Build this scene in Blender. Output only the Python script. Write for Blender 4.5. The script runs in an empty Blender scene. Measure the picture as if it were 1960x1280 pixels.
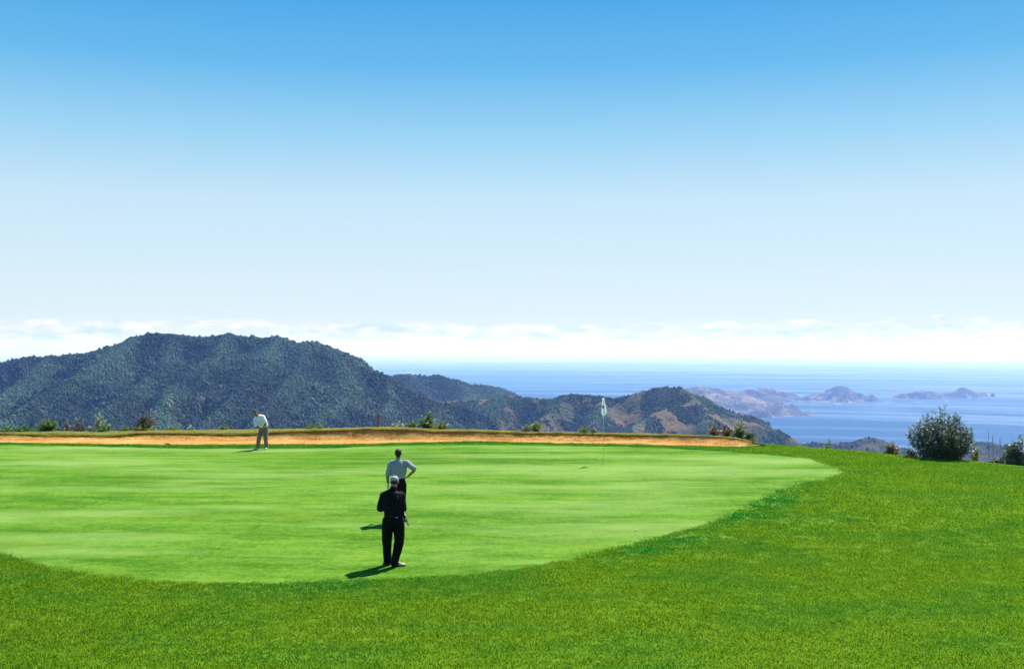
HAZE_D = 5.4e-5
HAZE_COL = (0.22, 0.42, 1.0, 1)
import bpy, bmesh, math, random
import numpy as np
from mathutils import Vector, Matrix, Euler, noise

random.seed(7)
RNG = np.random.default_rng(7)
scene = bpy.context.scene
COL = scene.collection
R = math.radians

# ------------------------------------------------------------------ camera, light, exposure
EYE = 4.43            # camera height above the putting green (metres)
F = 1960.0            # focal length in photo pixels
PX0, PY0 = 980.0, 652.0

cam_d = bpy.data.cameras.new('camera')
cam_d.sensor_width = 36.0
cam_d.lens = 36.0
cam_d.shift_y = 12.0 / 1960.0
cam_d.clip_start = 0.3
cam_d.clip_end = 400000.0
cam = bpy.data.objects.new('camera', cam_d)
cam.location = (0, 0, EYE)
cam.rotation_euler = (R(90), 0, 0)
COL.objects.link(cam)
scene.camera = cam

SUN_EL, SUN_AZ = R(55), R(35)        # azimuth measured from +Y (view direction) towards +X
sun_dir = Vector((math.sin(SUN_AZ) * math.cos(SUN_EL), math.cos(SUN_AZ) * math.cos(SUN_EL), math.sin(SUN_EL)))
sl = bpy.data.lights.new('sun', 'SUN')
sl.energy = 5.0
sl.angle = R(0.5)
sl.color = (1.0, 0.95, 0.87)
so = bpy.data.objects.new('sun', sl)
so.rotation_euler = (-sun_dir).to_track_quat('-Z', 'Y').to_euler()
so.location = (0, 0, 50)
COL.objects.link(so)

scene.view_settings.view_transform = 'Standard'
scene.view_settings.look = 'None'
scene.view_settings.gamma = 1.0
scene.view_settings.use_curve_mapping = False
scene.view_settings.exposure = 1.0
scene.cycles.max_bounces = 8
scene.cycles.transparent_max_bounces = 12
scene.cycles.volume_bounces = 4

world = bpy.data.worlds.new('World')
scene.world = world
world.use_nodes = True


class NT:
    """tiny node-tree helper"""
    def __init__(self, nt):
        self.nt = nt
        nt.nodes.clear()

    def n(self, kind, **kw):
        nd = self.nt.nodes.new(kind)
        for k, v in kw.items():
            if hasattr(nd, k) and not k.startswith('i_'):
                setattr(nd, k, v)
            else:
                key = k[2:] if k.startswith('i_') else k
                key = int(key) if key.isdigit() else key.replace('_', ' ')
                nd.inputs[key].default_value = v
        return nd

    def l(self, a, b):
        self.nt.links.new(a, b)

    def ramp(self, fac, stops, interp='LINEAR'):
        r = self.n('ShaderNodeValToRGB')
        cr = r.color_ramp
        cr.interpolation = interp
        while len(cr.elements) < len(stops):
            cr.elements.new(0.5)
        for e, (p, c) in zip(cr.elements, stops):
            e.position = p
            e.color = (c[0], c[1], c[2], 1) if not isinstance(c, (int, float)) else (c, c, c, 1)
        self.l(fac, r.inputs[0])
        return r.outputs[0]

    def mix(self, fac, a, b, blend='MIX'):
        m = self.n('ShaderNodeMix', data_type='RGBA', blend_type=blend)
        for sock, v in ((m.inputs[0], fac), (m.inputs[6], a), (m.inputs[7], b)):
            if isinstance(v, (int, float)):
                sock.default_value = v
            elif isinstance(v, (tuple, list)):
                sock.default_value = (*v[:3], 1)
            else:
                self.l(v, sock)
        return m.outputs[2]

    def math(self, op, a, b=None, clamp=False):
        m = self.n('ShaderNodeMath', operation=op, use_clamp=clamp)
        for i, v in enumerate((a, b)):
            if v is None:
                continue
            if isinstance(v, (int, float)):
                m.inputs[i].default_value = v
            else:
                self.l(v, m.inputs[i])
        return m.outputs[0]

    def noise(self, vec, scale, detail=4, rough=0.55, dist=0.0, w=None):
        t = self.n('ShaderNodeTexNoise')
        t.inputs['Scale'].default_value = scale
        t.inputs['Detail'].default_value = detail
        t.inputs['Roughness'].default_value = rough
        t.inputs['Distortion'].default_value = dist
        if vec is not None:
            self.l(vec, t.inputs['Vector'])
        return t.outputs[0]

    def mapv(self, vec, scale=(1, 1, 1), loc=(0, 0, 0), rot=(0, 0, 0)):
        m = self.n('ShaderNodeMapping')
        m.inputs['Scale'].default_value = scale
        m.inputs['Location'].default_value = loc
        m.inputs['Rotation'].default_value = rot
        self.l(vec, m.inputs['Vector'])
        return m.outputs[0]


# --- sky: Nishita mixed with the measured clear-day gradient of the place, clouds resting on the sea horizon
w = NT(world.node_tree)
sky = w.n('ShaderNodeTexSky', sky_type='NISHITA', sun_disc=False, sun_elevation=SUN_EL, sun_rotation=SUN_AZ,
          altitude=650.0, air_density=1.0, dust_density=0.4, ozone_density=2.0)
tc = w.n('ShaderNodeTexCoord')
sep = w.n('ShaderNodeSeparateXYZ')
w.l(tc.outputs['Generated'], sep.inputs[0])
z = sep.outputs[2]
zz = w.math('ADD', z, 0.1)                                 # -0.1..0.9 -> 0..1
G = 10 * 0.475                                              # background strength is 0.1
def g(r_, g_, b_):
    return (r_, g_, b_)
grad = w.ramp(zz, [(0.0, g(.78, .93, 1.0)), (.10, g(.80, .94, 1.0)), (.13, g(.745, .90, .985)), (.165, g(.70, .875, .98)),
                   (.232, g(.60, .82, .965)), (.296, g(.33, .67, .93)), (.356, g(.135, .50, .88)), (.41, g(.070, .41, .84)),
                   (.62, g(.04, .27, .70)), (1.0, g(.025, .19, .58))])
gsc = w.n('ShaderNodeVectorMath', operation='SCALE')
w.l(grad, gsc.inputs[0])
gsc.inputs['Scale'].default_value = G
base = w.mix(0.955, sky.outputs[0], gsc.outputs[0])
# clouds: direction space stretched flat; they hug the horizon all the way round
nv = w.mapv(tc.outputs['Generated'], scale=(16, 16, 40))
n1 = w.noise(nv, 1.6, detail=7, rough=0.56)
nv2 = w.mapv(tc.outputs['Generated'], scale=(42, 42, 80), loc=(3, 1, 2))
n2 = w.noise(nv2, 1.3, detail=6, rough=0.55)
top = w.math('ADD', w.math('MULTIPLY', n1, 0.020), w.math('MULTIPLY', n2, 0.016))
# upper edge of the bank wobbles around elevation 0.017
edge = w.math('SUBTRACT', w.math('ADD', top, 0.0012), z)
cover = w.math('MULTIPLY', edge, 320.0, clamp=True)
holes = w.ramp(w.noise(w.mapv(tc.outputs['Generated'], scale=(26, 26, 70), loc=(5, 2, 7)), 1.5, detail=6, rough=.6),
               [(.40, 0.12), (.56, 1.0)])
cfac = w.math('MULTIPLY', cover, holes)
n3 = w.noise(w.mapv(tc.outputs['Generated'], scale=(24, 24, 85), loc=(1, 8, 4)), 1.4, detail=6, rough=.6)
ccol = w.ramp(n3, [(.36, g(.64, .82, .93)), (.47, g(.86, .95, .985)), (.54, g(1.0, 1.0, 1.0))])
csc = w.n('ShaderNodeVectorMath', operation='SCALE')
w.l(ccol, csc.inputs[0])
csc.inputs['Scale'].default_value = G * 1.05
final = w.mix(cfac, base, csc.outputs[0])
bg = w.n('ShaderNodeBackground')
bg.inputs['Strength'].default_value = 0.1
w.l(final, bg.inputs[0])
wo = w.n('ShaderNodeOutputWorld')
w.l(bg.outputs[0], wo.inputs[0])


# ------------------------------------------------------------------ helpers
def P(px, py, d):
    """photo pixel at distance d (metres along the view axis) -> point of the place"""
    return Vector(((px - PX0) / F * d, d, EYE - (py - PY0) / F * d))


def tag(o, label=None, cat=None, group=None, kind=None):
    if label: o['label'] = label
    if cat: o['category'] = cat
    if group: o['group'] = group
    if kind: o['kind'] = kind
    return o


def add_mesh(name, verts, faces, mat=None, parent=None, smooth=False, attrs=None):
    me = bpy.data.meshes.new(name)
    verts = np.asarray(verts, dtype=np.float32).reshape(-1, 3)
    if isinstance(faces, np.ndarray):
        k = faces.shape[1]
        me.vertices.add(len(verts)); me.vertices.foreach_set('co', verts.ravel())
        me.loops.add(faces.size); me.loops.foreach_set('vertex_index', faces.astype(np.int32).ravel())
        me.polygons.add(len(faces))
        me.polygons.foreach_set('loop_start', np.arange(0, faces.size, k, dtype=np.int32))
        me.update(calc_edges=True)
    else:
        me.from_pydata([tuple(v) for v in verts], [], faces)
        me.update()
    if smooth:
        me.polygons.foreach_set('use_smooth', np.ones(len(me.polygons), dtype=bool))
    if attrs:
        for k, v in attrs.items():
            at = me.attributes.new(k, 'FLOAT', 'POINT')
            at.data.foreach_set('value', np.asarray(v, dtype=np.float32).ravel())
    if mat: me.materials.append(mat)
    o = bpy.data.objects.new(name, me)
    COL.objects.link(o)
    if parent: o.parent = parent
    return o


def empty(name, loc, rz=0.0):
    o = bpy.data.objects.new(name, None)
    o.location = loc
    o.rotation_euler = (0, 0, rz)
    o.empty_display_size = 0.2
    COL.objects.link(o)
    return o


def grid_faces(nr, nc):
    i = np.arange(nr - 1)[:, None] * nc + np.arange(nc - 1)[None, :]
    return np.stack([i, i + 1, i + nc + 1, i + nc], -1).reshape(-1, 4)


def mat(name, color, rough=0.8, spec=0.3, sheen=0.0, var=0.0, vscale=8.0, bump=0.0, bscale=60.0, metallic=0.0, coords='Object'):
    m = bpy.data.materials.new(name)
    m.use_nodes = True
    t = NT(m.node_tree)
    out = t.n('ShaderNodeOutputMaterial')
    p = t.n('ShaderNodeBsdfPrincipled')
    t.l(p.outputs[0], out.inputs[0])
    p.inputs['Roughness'].default_value = rough
    p.inputs['Specular IOR Level'].default_value = spec
    p.inputs['Metallic'].default_value = metallic
    co = t.n('ShaderNodeTexCoord')
    if var > 0:
        nz = t.noise(co.outputs[coords], vscale, 5, .6)
        c = t.ramp(nz, [(.3, [x * (1 - var) for x in color]), (.7, [min(1, x * (1 + var)) for x in color])])
        t.l(c, p.inputs['Base Color'])
    else:
        p.inputs['Base Color'].default_value = (*color, 1)
    if bump > 0:
        b = t.n('ShaderNodeBump')
        b.inputs['Strength'].default_value = bump
        b.inputs['Distance'].default_value = 0.02
        t.l(t.noise(co.outputs[coords], bscale, 4, .6), b.inputs['Height'])
        t.l(b.outputs[0], p.inputs['Normal'])
    return m


def leaf_mat(name, c1, c2, trans=0.35, rough=0.45, spec=0.4, tint=None, per='obj', scale=6.0, thru=(1.0, 1.0, 0.55)):
    """thin leaf / blade: diffuse + gloss + light passing through"""
    m = bpy.data.materials.new(name)
    m.use_nodes = True
    t = NT(m.node_tree)
    out = t.n('ShaderNodeOutputMaterial')
    p = t.n('ShaderNodeBsdfPrincipled')
    p.inputs['Roughness'].default_value = rough
    p.inputs['Specular IOR Level'].default_value = spec
    tr = t.n('ShaderNodeBsdfTranslucent')
    mx = t.n('ShaderNodeMixShader')
    mx.inputs[0].default_value = trans
    t.l(p.outputs[0], mx.inputs[1]); t.l(tr.outputs[0], mx.inputs[2]); t.l(mx.outputs[0], out.inputs[0])
    if per == 'inst':
        oi = t.n('ShaderNodeObjectInfo')
        fac = oi.outputs['Random']
    elif per == 'geo':
        ge = t.n('ShaderNodeNewGeometry')
        fac = ge.outputs['Random Per Island']
    else:
        co = t.n('ShaderNodeTexCoord')
        fac = t.noise(co.outputs['Object'], scale, 4, .6)
    c = t.ramp(fac, [(.15, c1), (.85, c2)])
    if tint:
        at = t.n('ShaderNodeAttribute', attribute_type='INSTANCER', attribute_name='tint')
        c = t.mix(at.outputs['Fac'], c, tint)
    t.l(c, p.inputs['Base Color'])
    tcx = t.mix(1.0, c, thru, 'MULTIPLY')
    t.l(tcx, tr.inputs['Color'])
    return m


def instancer(name, pts, scl, rotz, models, pick, kind='stuff', label=None, parent=None, tint=None, tilt=None):
    """a cloud of points, one instance of a model mesh on each (geometry nodes); the models live inside the node tree"""
    n = len(pts)
    me = bpy.data.meshes.new(name)
    me.vertices.add(n)
    me.vertices.foreach_set('co', np.asarray(pts, dtype=np.float32).ravel())
    def fa(nm, arr, tp='FLOAT', key='value'):
        a = me.attributes.new(nm, tp, 'POINT')
        a.data.foreach_set(key, np.asarray(arr, dtype=np.float32 if tp != 'INT' else np.int32).ravel())
    fa('scl', scl, 'FLOAT_VECTOR', 'vector')
    rot = np.zeros((n, 3)); rot[:, 2] = rotz
    if tilt is not None:
        rot[:, 0] = tilt[:, 0]; rot[:, 1] = tilt[:, 1]
    fa('rot', rot, 'FLOAT_VECTOR', 'vector')
    fa('pick', pick, 'INT')
    fa('tint', tint if tint is not None else np.zeros(n))
    o = bpy.data.objects.new(name, me)
    COL.objects.link(o)
    ng = bpy.data.node_groups.new(name, 'GeometryNodeTree')
    ng.interface.new_socket('Geometry', in_out='INPUT', socket_type='NodeSocketGeometry')
    ng.interface.new_socket('Geometry', in_out='OUTPUT', socket_type='NodeSocketGeometry')
    N, L = ng.nodes, ng.links
    gi, go = N.new('NodeGroupInput'), N.new('NodeGroupOutput')
    g2i = N.new('GeometryNodeGeometryToInstance')
    for mo in reversed(models):
        oi = N.new('GeometryNodeObjectInfo')
        oi.inputs['Object'].default_value = mo
        oi.inputs['As Instance'].default_value = False
        oi.transform_space = 'ORIGINAL'
        L.new(oi.outputs['Geometry'], g2i.inputs[0])
    m2p = N.new('GeometryNodeMeshToPoints')
    L.new(gi.outputs[0], m2p.inputs['Mesh'])
    iop = N.new('GeometryNodeInstanceOnPoints')
    L.new(m2p.outputs[0], iop.inputs['Points'])
    L.new(g2i.outputs[0], iop.inputs['Instance'])
    iop.inputs['Pick Instance'].default_value = True
    def na(nm, tp):
        a = N.new('GeometryNodeInputNamedAttribute'); a.data_type = tp; a.inputs['Name'].default_value = nm
        return a.outputs['Attribute']
    L.new(na('pick', 'INT'), iop.inputs['Instance Index'])
    L.new(na('scl', 'FLOAT_VECTOR'), iop.inputs['Scale'])
    e2r = N.new('FunctionNodeEulerToRotation')
    L.new(na('rot', 'FLOAT_VECTOR'), e2r.inputs[0])
    L.new(e2r.outputs[0], iop.inputs['Rotation'])
    L.new(iop.outputs[0], go.inputs[0])
    md = o.modifiers.new('scatter', 'NODES')
    md.node_group = ng
    o['kind'] = kind
    if label: o['label'] = label
    if parent: o.parent = parent
    return o


def model_object(name, verts, faces, m, smooth=False):
    """mesh used only as the source of instances: kept out of the scene"""
    o = add_mesh(name, verts, faces, m, smooth=smooth)
    COL.objects.unlink(o)
    return o


def frac(p, H=0.9, lac=2.1, octv=5):
    return noise.fractal(p, H, lac, octv)

# ------------------------------------------------------------------ haze, sea
SEA = -650.0
RE2 = 14.6e6
def sea_z(r): return SEA - r * r / RE2

hz = bpy.data.materials.new('haze_air'); hz.use_nodes = True
t = NT(hz.node_tree)
pv = t.n('ShaderNodeVolumePrincipled')
pv.inputs['Color'].default_value = HAZE_COL
pv.inputs['Density'].default_value = HAZE_D
pv.inputs['Anisotropy'].default_value = 0.35
pv.inputs['Absorption Color'].default_value = (1, 1, 1, 1)
out = t.n('ShaderNodeOutputMaterial'); t.l(pv.outputs[0], out.inputs['Volume'])
HB, HT0, HT1 = 112000.0, sea_z(104500) - 1.0, 75.0
v = [(sx * HB, sy * HB, zz_) for zz_ in (HT0, HT1) for sx, sy in ((-1, -1), (1, -1), (1, 1), (-1, 1))]
hazebox = add_mesh('haze', v, [(0, 3, 2, 1), (4, 5, 6, 7), (0, 1, 5, 4), (1, 2, 6, 5), (2, 3, 7, 6), (3, 0, 4, 7)], hz)
tag(hazebox, kind='stuff')

# the sea follows the curve of the earth
rr = np.concatenate([np.linspace(0, 20000, 60), np.geomspace(20500, 104500, 90)])
th = np.linspace(0, 2 * np.pi, 181)
rg, tg = np.meshgrid(rr, th, indexing='ij')
sv = np.stack([rg * np.sin(tg), rg * np.cos(tg), sea_z(rg)], -1)
m = bpy.data.materials.new('sea_water'); m.use_nodes = True
t = NT(m.node_tree)
out = t.n('ShaderNodeOutputMaterial'); p = t.n('ShaderNodeBsdfPrincipled'); t.l(p.outputs[0], out.inputs[0])
geo = t.n('ShaderNodeNewGeometry')
pos = geo.outputs['Position']
band = t.noise(t.mapv(pos, scale=(1 / 9000, 1 / 2600, 1)), 1.0, 5, .6, 1.0)       # slicks and wind lanes
band2 = t.noise(t.mapv(pos, scale=(1 / 900, 1 / 420, 1)), 1.0, 4, .6)
t.l(t.ramp(band, [(.35, (.003, .038, .10)), (.62, (.008, .055, .14))]), p.inputs['Base Color'])
ln = t.n('ShaderNodeVectorMath', operation='LENGTH'); t.l(pos, ln.inputs[0])
calm = t.math('ADD', t.math('MULTIPLY', ln.outputs['Value'], 1 / 90000.0), t.math('MULTIPLY', t.math('SUBTRACT', band, .5), .85))
t.l(t.ramp(t.math('ADD', calm, t.math('MULTIPLY', t.math('SUBTRACT', band2, .5), .3)), [(.12, .50), (.26, .28), (.48, .10)]), p.inputs['Roughness'])
p.inputs['IOR'].default_value = 1.33; t.l(t.ramp(calm, [(.08, .05), (.24, .40), (.46, 1.0)]), p.inputs['Specular IOR Level'])
b = t.n('ShaderNodeBump'); b.inputs['Distance'].default_value = 8.0; t.l(t.ramp(calm, [(.2, .8), (.6, .08)]), b.inputs['Strength'])
t.l(t.noise(t.mapv(pos, scale=(1 / 60, 1 / 45, 1)), 1.0, 6, .7), b.inputs['Height'])
t.l(b.outputs[0], p.inputs['Normal'])
sea = add_mesh('sea', sv, grid_faces(len(rr), len(th)), m, smooth=True)
tag(sea, kind='structure')

# ------------------------------------------------------------------ land beyond the course
def terrain_mat(name, stops, scale, scale2, wild=None, bump=1.0, bdist=6.0, strata=None):
    m = bpy.data.materials.new(name); m.use_nodes = True
    t = NT(m.node_tree)
    out = t.n('ShaderNodeOutputMaterial'); p = t.n('ShaderNodeBsdfPrincipled'); t.l(p.outputs[0], out.inputs[0])
    p.inputs['Roughness'].default_value = 0.95; p.inputs['Specular IOR Level'].default_value = 0.1
    ge = t.n('ShaderNodeNewGeometry'); pos = ge.outputs['Position']
    a = t.noise(pos, 1 / scale, 6, .62, .4)
    bb = t.noise(pos, 1 / scale2, 5, .65)
    f = t.math('ADD', t.math('MULTIPLY', a, .62), t.math('MULTIPLY', bb, .38))
    c = t.ramp(f, stops)
    if wild:
        f2 = t.ramp(t.noise(t.mapv(pos, loc=(913, 77, 0)), 1 / wild[0], 5, .6), [(wild[2], 0.0), (wild[3], 1.0)])
        c = t.mix(f2, c, wild[1])
    if strata:
        sx = t.n('ShaderNodeSeparateXYZ'); t.l(pos, sx.inputs[0])
        wv = t.noise(t.mapv(pos, scale=(1 / 300, 1 / 300, 1 / strata[0])), 1.0, 4, .6)
        c = t.mix(t.ramp(wv, [(.42, 0.0), (.6, strata[2])]), c, strata[1])
    t.l(c, p.inputs['Base Color'])
    bu = t.n('ShaderNodeBump'); bu.inputs['Strength'].default_value = bump; bu.inputs['Distance'].default_value = bdist
    t.l(bb, bu.inputs['Height']); t.l(bu.outputs[0], p.inputs['Normal'])
    return m


def dense(pl, step):
    out = []
    for a, b in zip(pl[:-1], pl[1:]):
        k = max(1, int((Vector(b) - Vector(a)).length / step))
        for i in range(k):
            out.append([a[j] + (b[j] - a[j]) * i / k for j in range(3)])
    out.append(list(pl[-1]))
    return np.array(out)


class Land:
    """height field made of ridge lines: from each the ground falls away on both sides"""
    def __init__(self, name, ridges, cell, xr, yr, slope, rough, floor, mat_, seed=0, drop=0.35, ridge_noise=3.0, lump=0.0):
        self.xs = np.arange(xr[0], xr[1] + cell, cell); self.ys = np.arange(yr[0], yr[1] + cell, cell)
        X, Y = np.meshgrid(self.xs, self.ys)
        Z = np.full(X.shape, -1e9)
        D = np.full(X.shape, 1e9)
        nz = np.zeros(X.shape); nr_ = np.zeros(X.shape); nw = np.zeros(X.shape); lp = np.zeros(X.shape)
        for i in range(X.shape[0]):
            for j in range(X.shape[1]):
                x, y = X[i, j], Y[i, j]
                q = Vector((x / (rough[1] * 1.0) + seed, y / (rough[1] * 1.5), seed * .37))
                nz[i, j] = noise.ridged_multi_fractal(q, 0.9, 2.1, 6, 1.0, 2.0)
                nw[i, j] = frac(Vector((x / (rough[1] * 1.6) + 31 + seed, y / (rough[1] * 1.6), 3.1)), .9, 2.0, 4)
                if lump: lp[i, j] = noise.noise(Vector((x / 48, y / 48, 5.5))) + .6 * noise.noise(Vector((x / 27, y / 27, 1.5)))
                nr_[i, j] = frac(Vector((x / (rough[1] * .28), y / (rough[1] * .28), seed + 9.)), .8, 2.1, 4)
        fx, fy = X.ravel() , Y.ravel()
        for rd in ridges:
            sl_ = rd[0] if isinstance(rd[0], (int, float)) else slope
            fr_ = rd[2] if isinstance(rd[0], (int, float)) and len(rd) > 2 else sl_
            pts = rd[1] if isinstance(rd[0], (int, float)) else rd
            d3 = dense([tuple(P(*q)) for q in pts], cell * 1.2)
            best = np.full(fx.shape, -1e9); dist = np.full(fx.shape, 1e9)
            for c0 in d3:
                ds = np.hypot(fx - c0[0], fy - c0[1])
                h = c0[2] - np.where(fy < c0[1], fr_, sl_) * np.maximum(0, ds - cell * .4) * (1 + nw.ravel() * .45)
                best = np.maximum(best, h)
                dist = np.minimum(dist, ds)
            best = best.reshape(X.shape)
            Z = np.maximum(Z, best)
            D = np.minimum(D, dist.reshape(X.shape))
        far = np.clip(D / (rough[1] * .5), 0, 1)
        Z = Z - rough[0] * far * np.clip(1.3 - nz, 0, 1.6) + nr_ * (ridge_noise + rough[0] * .22 * far)
        Z = Z + lp * lump * np.clip(D / 60 + .12, 0, 1)
        Z = np.maximum(Z, floor)
        self.X, self.Y, self.Z, self.D = X, Y, Z, D
        self.obj = add_mesh(name, np.stack([X, Y, Z], -1), grid_faces(*X.shape), mat_, smooth=True)
        tag(self.obj, kind='structure')

    def d_at(self, x, y):
        ix = np.clip(((x - self.xs[0]) / (self.xs[1] - self.xs[0]) + .5).astype(int), 0, len(self.xs) - 1)
        iy = np.clip(((y - self.ys[0]) / (self.ys[1] - self.ys[0]) + .5).astype(int), 0, len(self.ys) - 1)
        return self.D[iy, ix]

    def z_at(self, x, y):
        fx = (x - self.xs[0]) / (self.xs[1] - self.xs[0]); fy = (y - self.ys[0]) / (self.ys[1] - self.ys[0])
        ix = np.clip(fx.astype(int), 0, len(self.xs) - 2); iy = np.clip(fy.astype(int), 0, len(self.ys) - 2)
        tx, ty = fx - ix, fy - iy
        Z = self.Z
        return (Z[iy, ix] * (1 - tx) * (1 - ty) + Z[iy, ix + 1] * tx * (1 - ty) + Z[iy + 1, ix] * (1 - tx) * ty + Z[iy + 1, ix + 1] * tx * ty)


forest_floor = terrain_mat('forest_floor', [(.35, (.010, .018, .010)), (.5, (.018, .028, .013)), (.65, (.035, .045, .02))], 160, 22, bump=.6)
scrub = terrain_mat('scrubland', [(.36, (.02, .03, .018)), (.48, (.05, .055, .028)), (.56, (.12, .085, .042)), (.70, (.20, .13, .065))], 110, 9, bump=1.0)
dark_scrub = terrain_mat('dark_scrubland', [(.36, (.014, .020, .014)), (.50, (.035, .038, .022)), (.64, (.08, .062, .038)), (.74, (.13, .095, .055))], 90, 9, bump=1.0)
dryland = terrain_mat('dry_headland_rock', [(.36, (.022, .026, .028)), (.48, (.06, .055, .045)), (.60, (.32, .28, .20))], 420, 60, bump=1.0, bdist=30,
                      strata=(30, (.05, .035, .03), .6))

A_crest = [(-330, 760, 3000), (-160, 722, 3000), (-60, 704, 2980), (0, 694, 2960), (38, 688, 2950), (80, 682, 2940), (150, 679, 2930), (200, 666, 2900), (232, 657, 2880), (262, 642, 2850),
           (290, 637, 2840), (330, 639, 2830), (365, 645, 2830), (400, 644, 2820), (440, 638, 2800), (470, 643, 2800), (500, 646, 2790),
           (530, 645, 2780), (550, 653, 2760), (575, 656, 2750), (605, 653, 2740), (622, 664, 2730), (640, 672, 2720), (670, 691, 2700), (700, 703, 2700), (740, 714, 2700),
           (770, 730, 2700), (800, 748, 2700), (835, 762, 2720), (880, 775, 2760)]
A = Land('mountain', [A_crest,
                      [(262, 642, 2850), (215, 688, 2700), (150, 722, 2570), (80, 758, 2430), (20, 795, 2300), (-40, 835, 2160)],
                      [(100, 683, 2930), (60, 720, 2780), (0, 760, 2620), (-80, 800, 2450)],
                      [(330, 640, 2830), (318, 690, 2660), (270, 740, 2480), (215, 780, 2330), (150, 830, 2160)],
                      [(440, 638, 2800), (410, 682, 2650), (352, 720, 2510), (318, 765, 2360), (280, 815, 2200), (250, 850, 2080)],
                      [(530, 645, 2780), (500, 700, 2600), (455, 745, 2440), (420, 790, 2290), (380, 835, 2140)],
                      [(605, 653, 2740), (575, 700, 2590), (545, 735, 2460), (510, 780, 2310), (470, 825, 2170), (450, 850, 2080)],
                      [(640, 672, 2720), (668, 720, 2570), (660, 770, 2400), (610, 810, 2250), (590, 850, 2120)],
                      [(740, 714, 2700), (745, 765, 2520), (730, 805, 2360), (700, 850, 2200)],
                      [(800, 748, 2700), (830, 790, 2520), (820, 830, 2360)]],
         14.0, (-2100, 330), (1980, 3400), .62, (85, 240), -640, forest_floor, seed=3, ridge_noise=2.0, lump=14.0)
B = Land('hill', [[(640, 760, 4300), (700, 735, 4300), (740, 722, 4300), (765, 717, 4300), (785, 714, 4280), (800, 717, 4260), (815, 721, 4250), (835, 717, 4240), (870, 726, 4220), (900, 734, 4200),
                   (940, 739, 4150), (958, 744, 4100), (966, 752, 4080), (980, 772, 4050)],
                  [(785, 714, 4280), (800, 750, 4000), (830, 790, 3700)], [(870, 726, 4220), (900, 755, 3950), (910, 790, 3700)],
                  [(940, 739, 4150), (960, 768, 3900)]],
         26.0, (-900, 120), (3450, 4900), .5, (36, 230), -655, forest_floor, seed=11, lump=14.0)
C_crest = [(760, 790, 2900), (820, 772, 2950), (880, 765, 3000), (930, 763, 3000), (970, 758, 3000), (990, 756, 3000), (1030, 762, 2990), (1060, 764, 2980), (1080, 757, 2980), (1095, 754, 2970), (1130, 756, 2960), (1150, 758, 2950),
           (1175, 761, 2950), (1200, 759, 2940), (1215, 752, 2930), (1232, 746, 2920), (1250, 743, 2910), (1272, 739, 2900), (1290, 740, 2890), (1310, 747, 2870), (1330, 756, 2850), (1350, 767, 2820), (1370, 779, 2800),
           (1400, 797, 2780), (1430, 808, 2760), (1460, 815, 2750), (1490, 823, 2740), (1510, 834, 2730), (1530, 847, 2720)]
Cc = Land('ridge', [C_crest,
                    [(960, 758, 3000), (930, 790, 2800), (900, 830, 2620), (880, 850, 2500)],
                    [(1095, 754, 2970), (1060, 785, 2800), (1010, 815, 2650), (980, 840, 2520)],
                    [(1150, 758, 2950), (1150, 795, 2760), (1120, 835, 2580)],
                    [(1272, 739, 2900), (1262, 780, 2730), (1225, 815, 2580), (1200, 850, 2440)],
                    [(1310, 747, 2870), (1350, 790, 2700), (1350, 835, 2530)],
                    [(1400, 797, 2780), (1430, 835, 2620)]],
          12.0, (-420, 900), (2380, 3500), .55, (36, 170), -640, scrub, seed=23, lump=11.0)
Fh = Land('foothill', [[(1440, 872, 3100), (1530, 849, 3150), (1560, 845, 3150), (1600, 847, 3150), (1640, 844, 3150), (1655, 839, 3140), (1670, 835, 3140), (1690, 842, 3130), (1710, 850, 3120), (1740, 864, 3100), (1775, 884, 3080), (1800, 896, 3050)],
                       [(1820, 895, 2900), (1845, 862, 2900), (1858, 848, 2900), (1872, 844, 2900), (1895, 846, 2890), (1912, 853, 2880), (1930, 862, 2860), (1965, 880, 2840), (2010, 905, 2800), (2100, 930, 2700)],
                       [(1670, 835, 3140), (1660, 870, 2950), (1640, 910, 2780)], [(1872, 844, 2900), (1868, 880, 2740), (1850, 920, 2600)]],
          17.0, (640, 1800), (2450, 3500), .5, (26, 170), -660, dark_scrub, seed=41)
Dp = Land('peninsula', [(.45, [(1250, 760, 9500), (1318, 749, 9600), (1326, 741, 9620), (1335, 737, 9650), (1350, 740, 9650), (1380, 744, 9700), (1405, 748, 9750), (1425, 755, 9800), (1445, 763, 9850), (1470, 769, 9900)], .30),
                        (.5, [(1335, 737, 9650), (1352, 755, 9400), (1360, 775, 9150)], .5),
                        (.5, [(1405, 748, 9750), (1425, 760, 9550), (1440, 770, 9380)], .6),
                        (.25, [(1340, 764, 9350), (1380, 765, 9300), (1420, 767, 9250), (1460, 773, 9200), (1490, 779, 9120), (1512, 785, 9060), (1522, 789, 9030)], .30),
                        (.4, [(1430, 784, 9060), (1460, 779, 9080), (1490, 781, 9060), (1515, 787, 9030)], 1.6),
                        (1.3, [(1525, 790, 9020), (1531, 796, 9010)], 1.6)],
          22.0, (1100, 3000), (8500, 10500), .32, (42, 130), -662, dryland, seed=5, ridge_noise=5)
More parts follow.
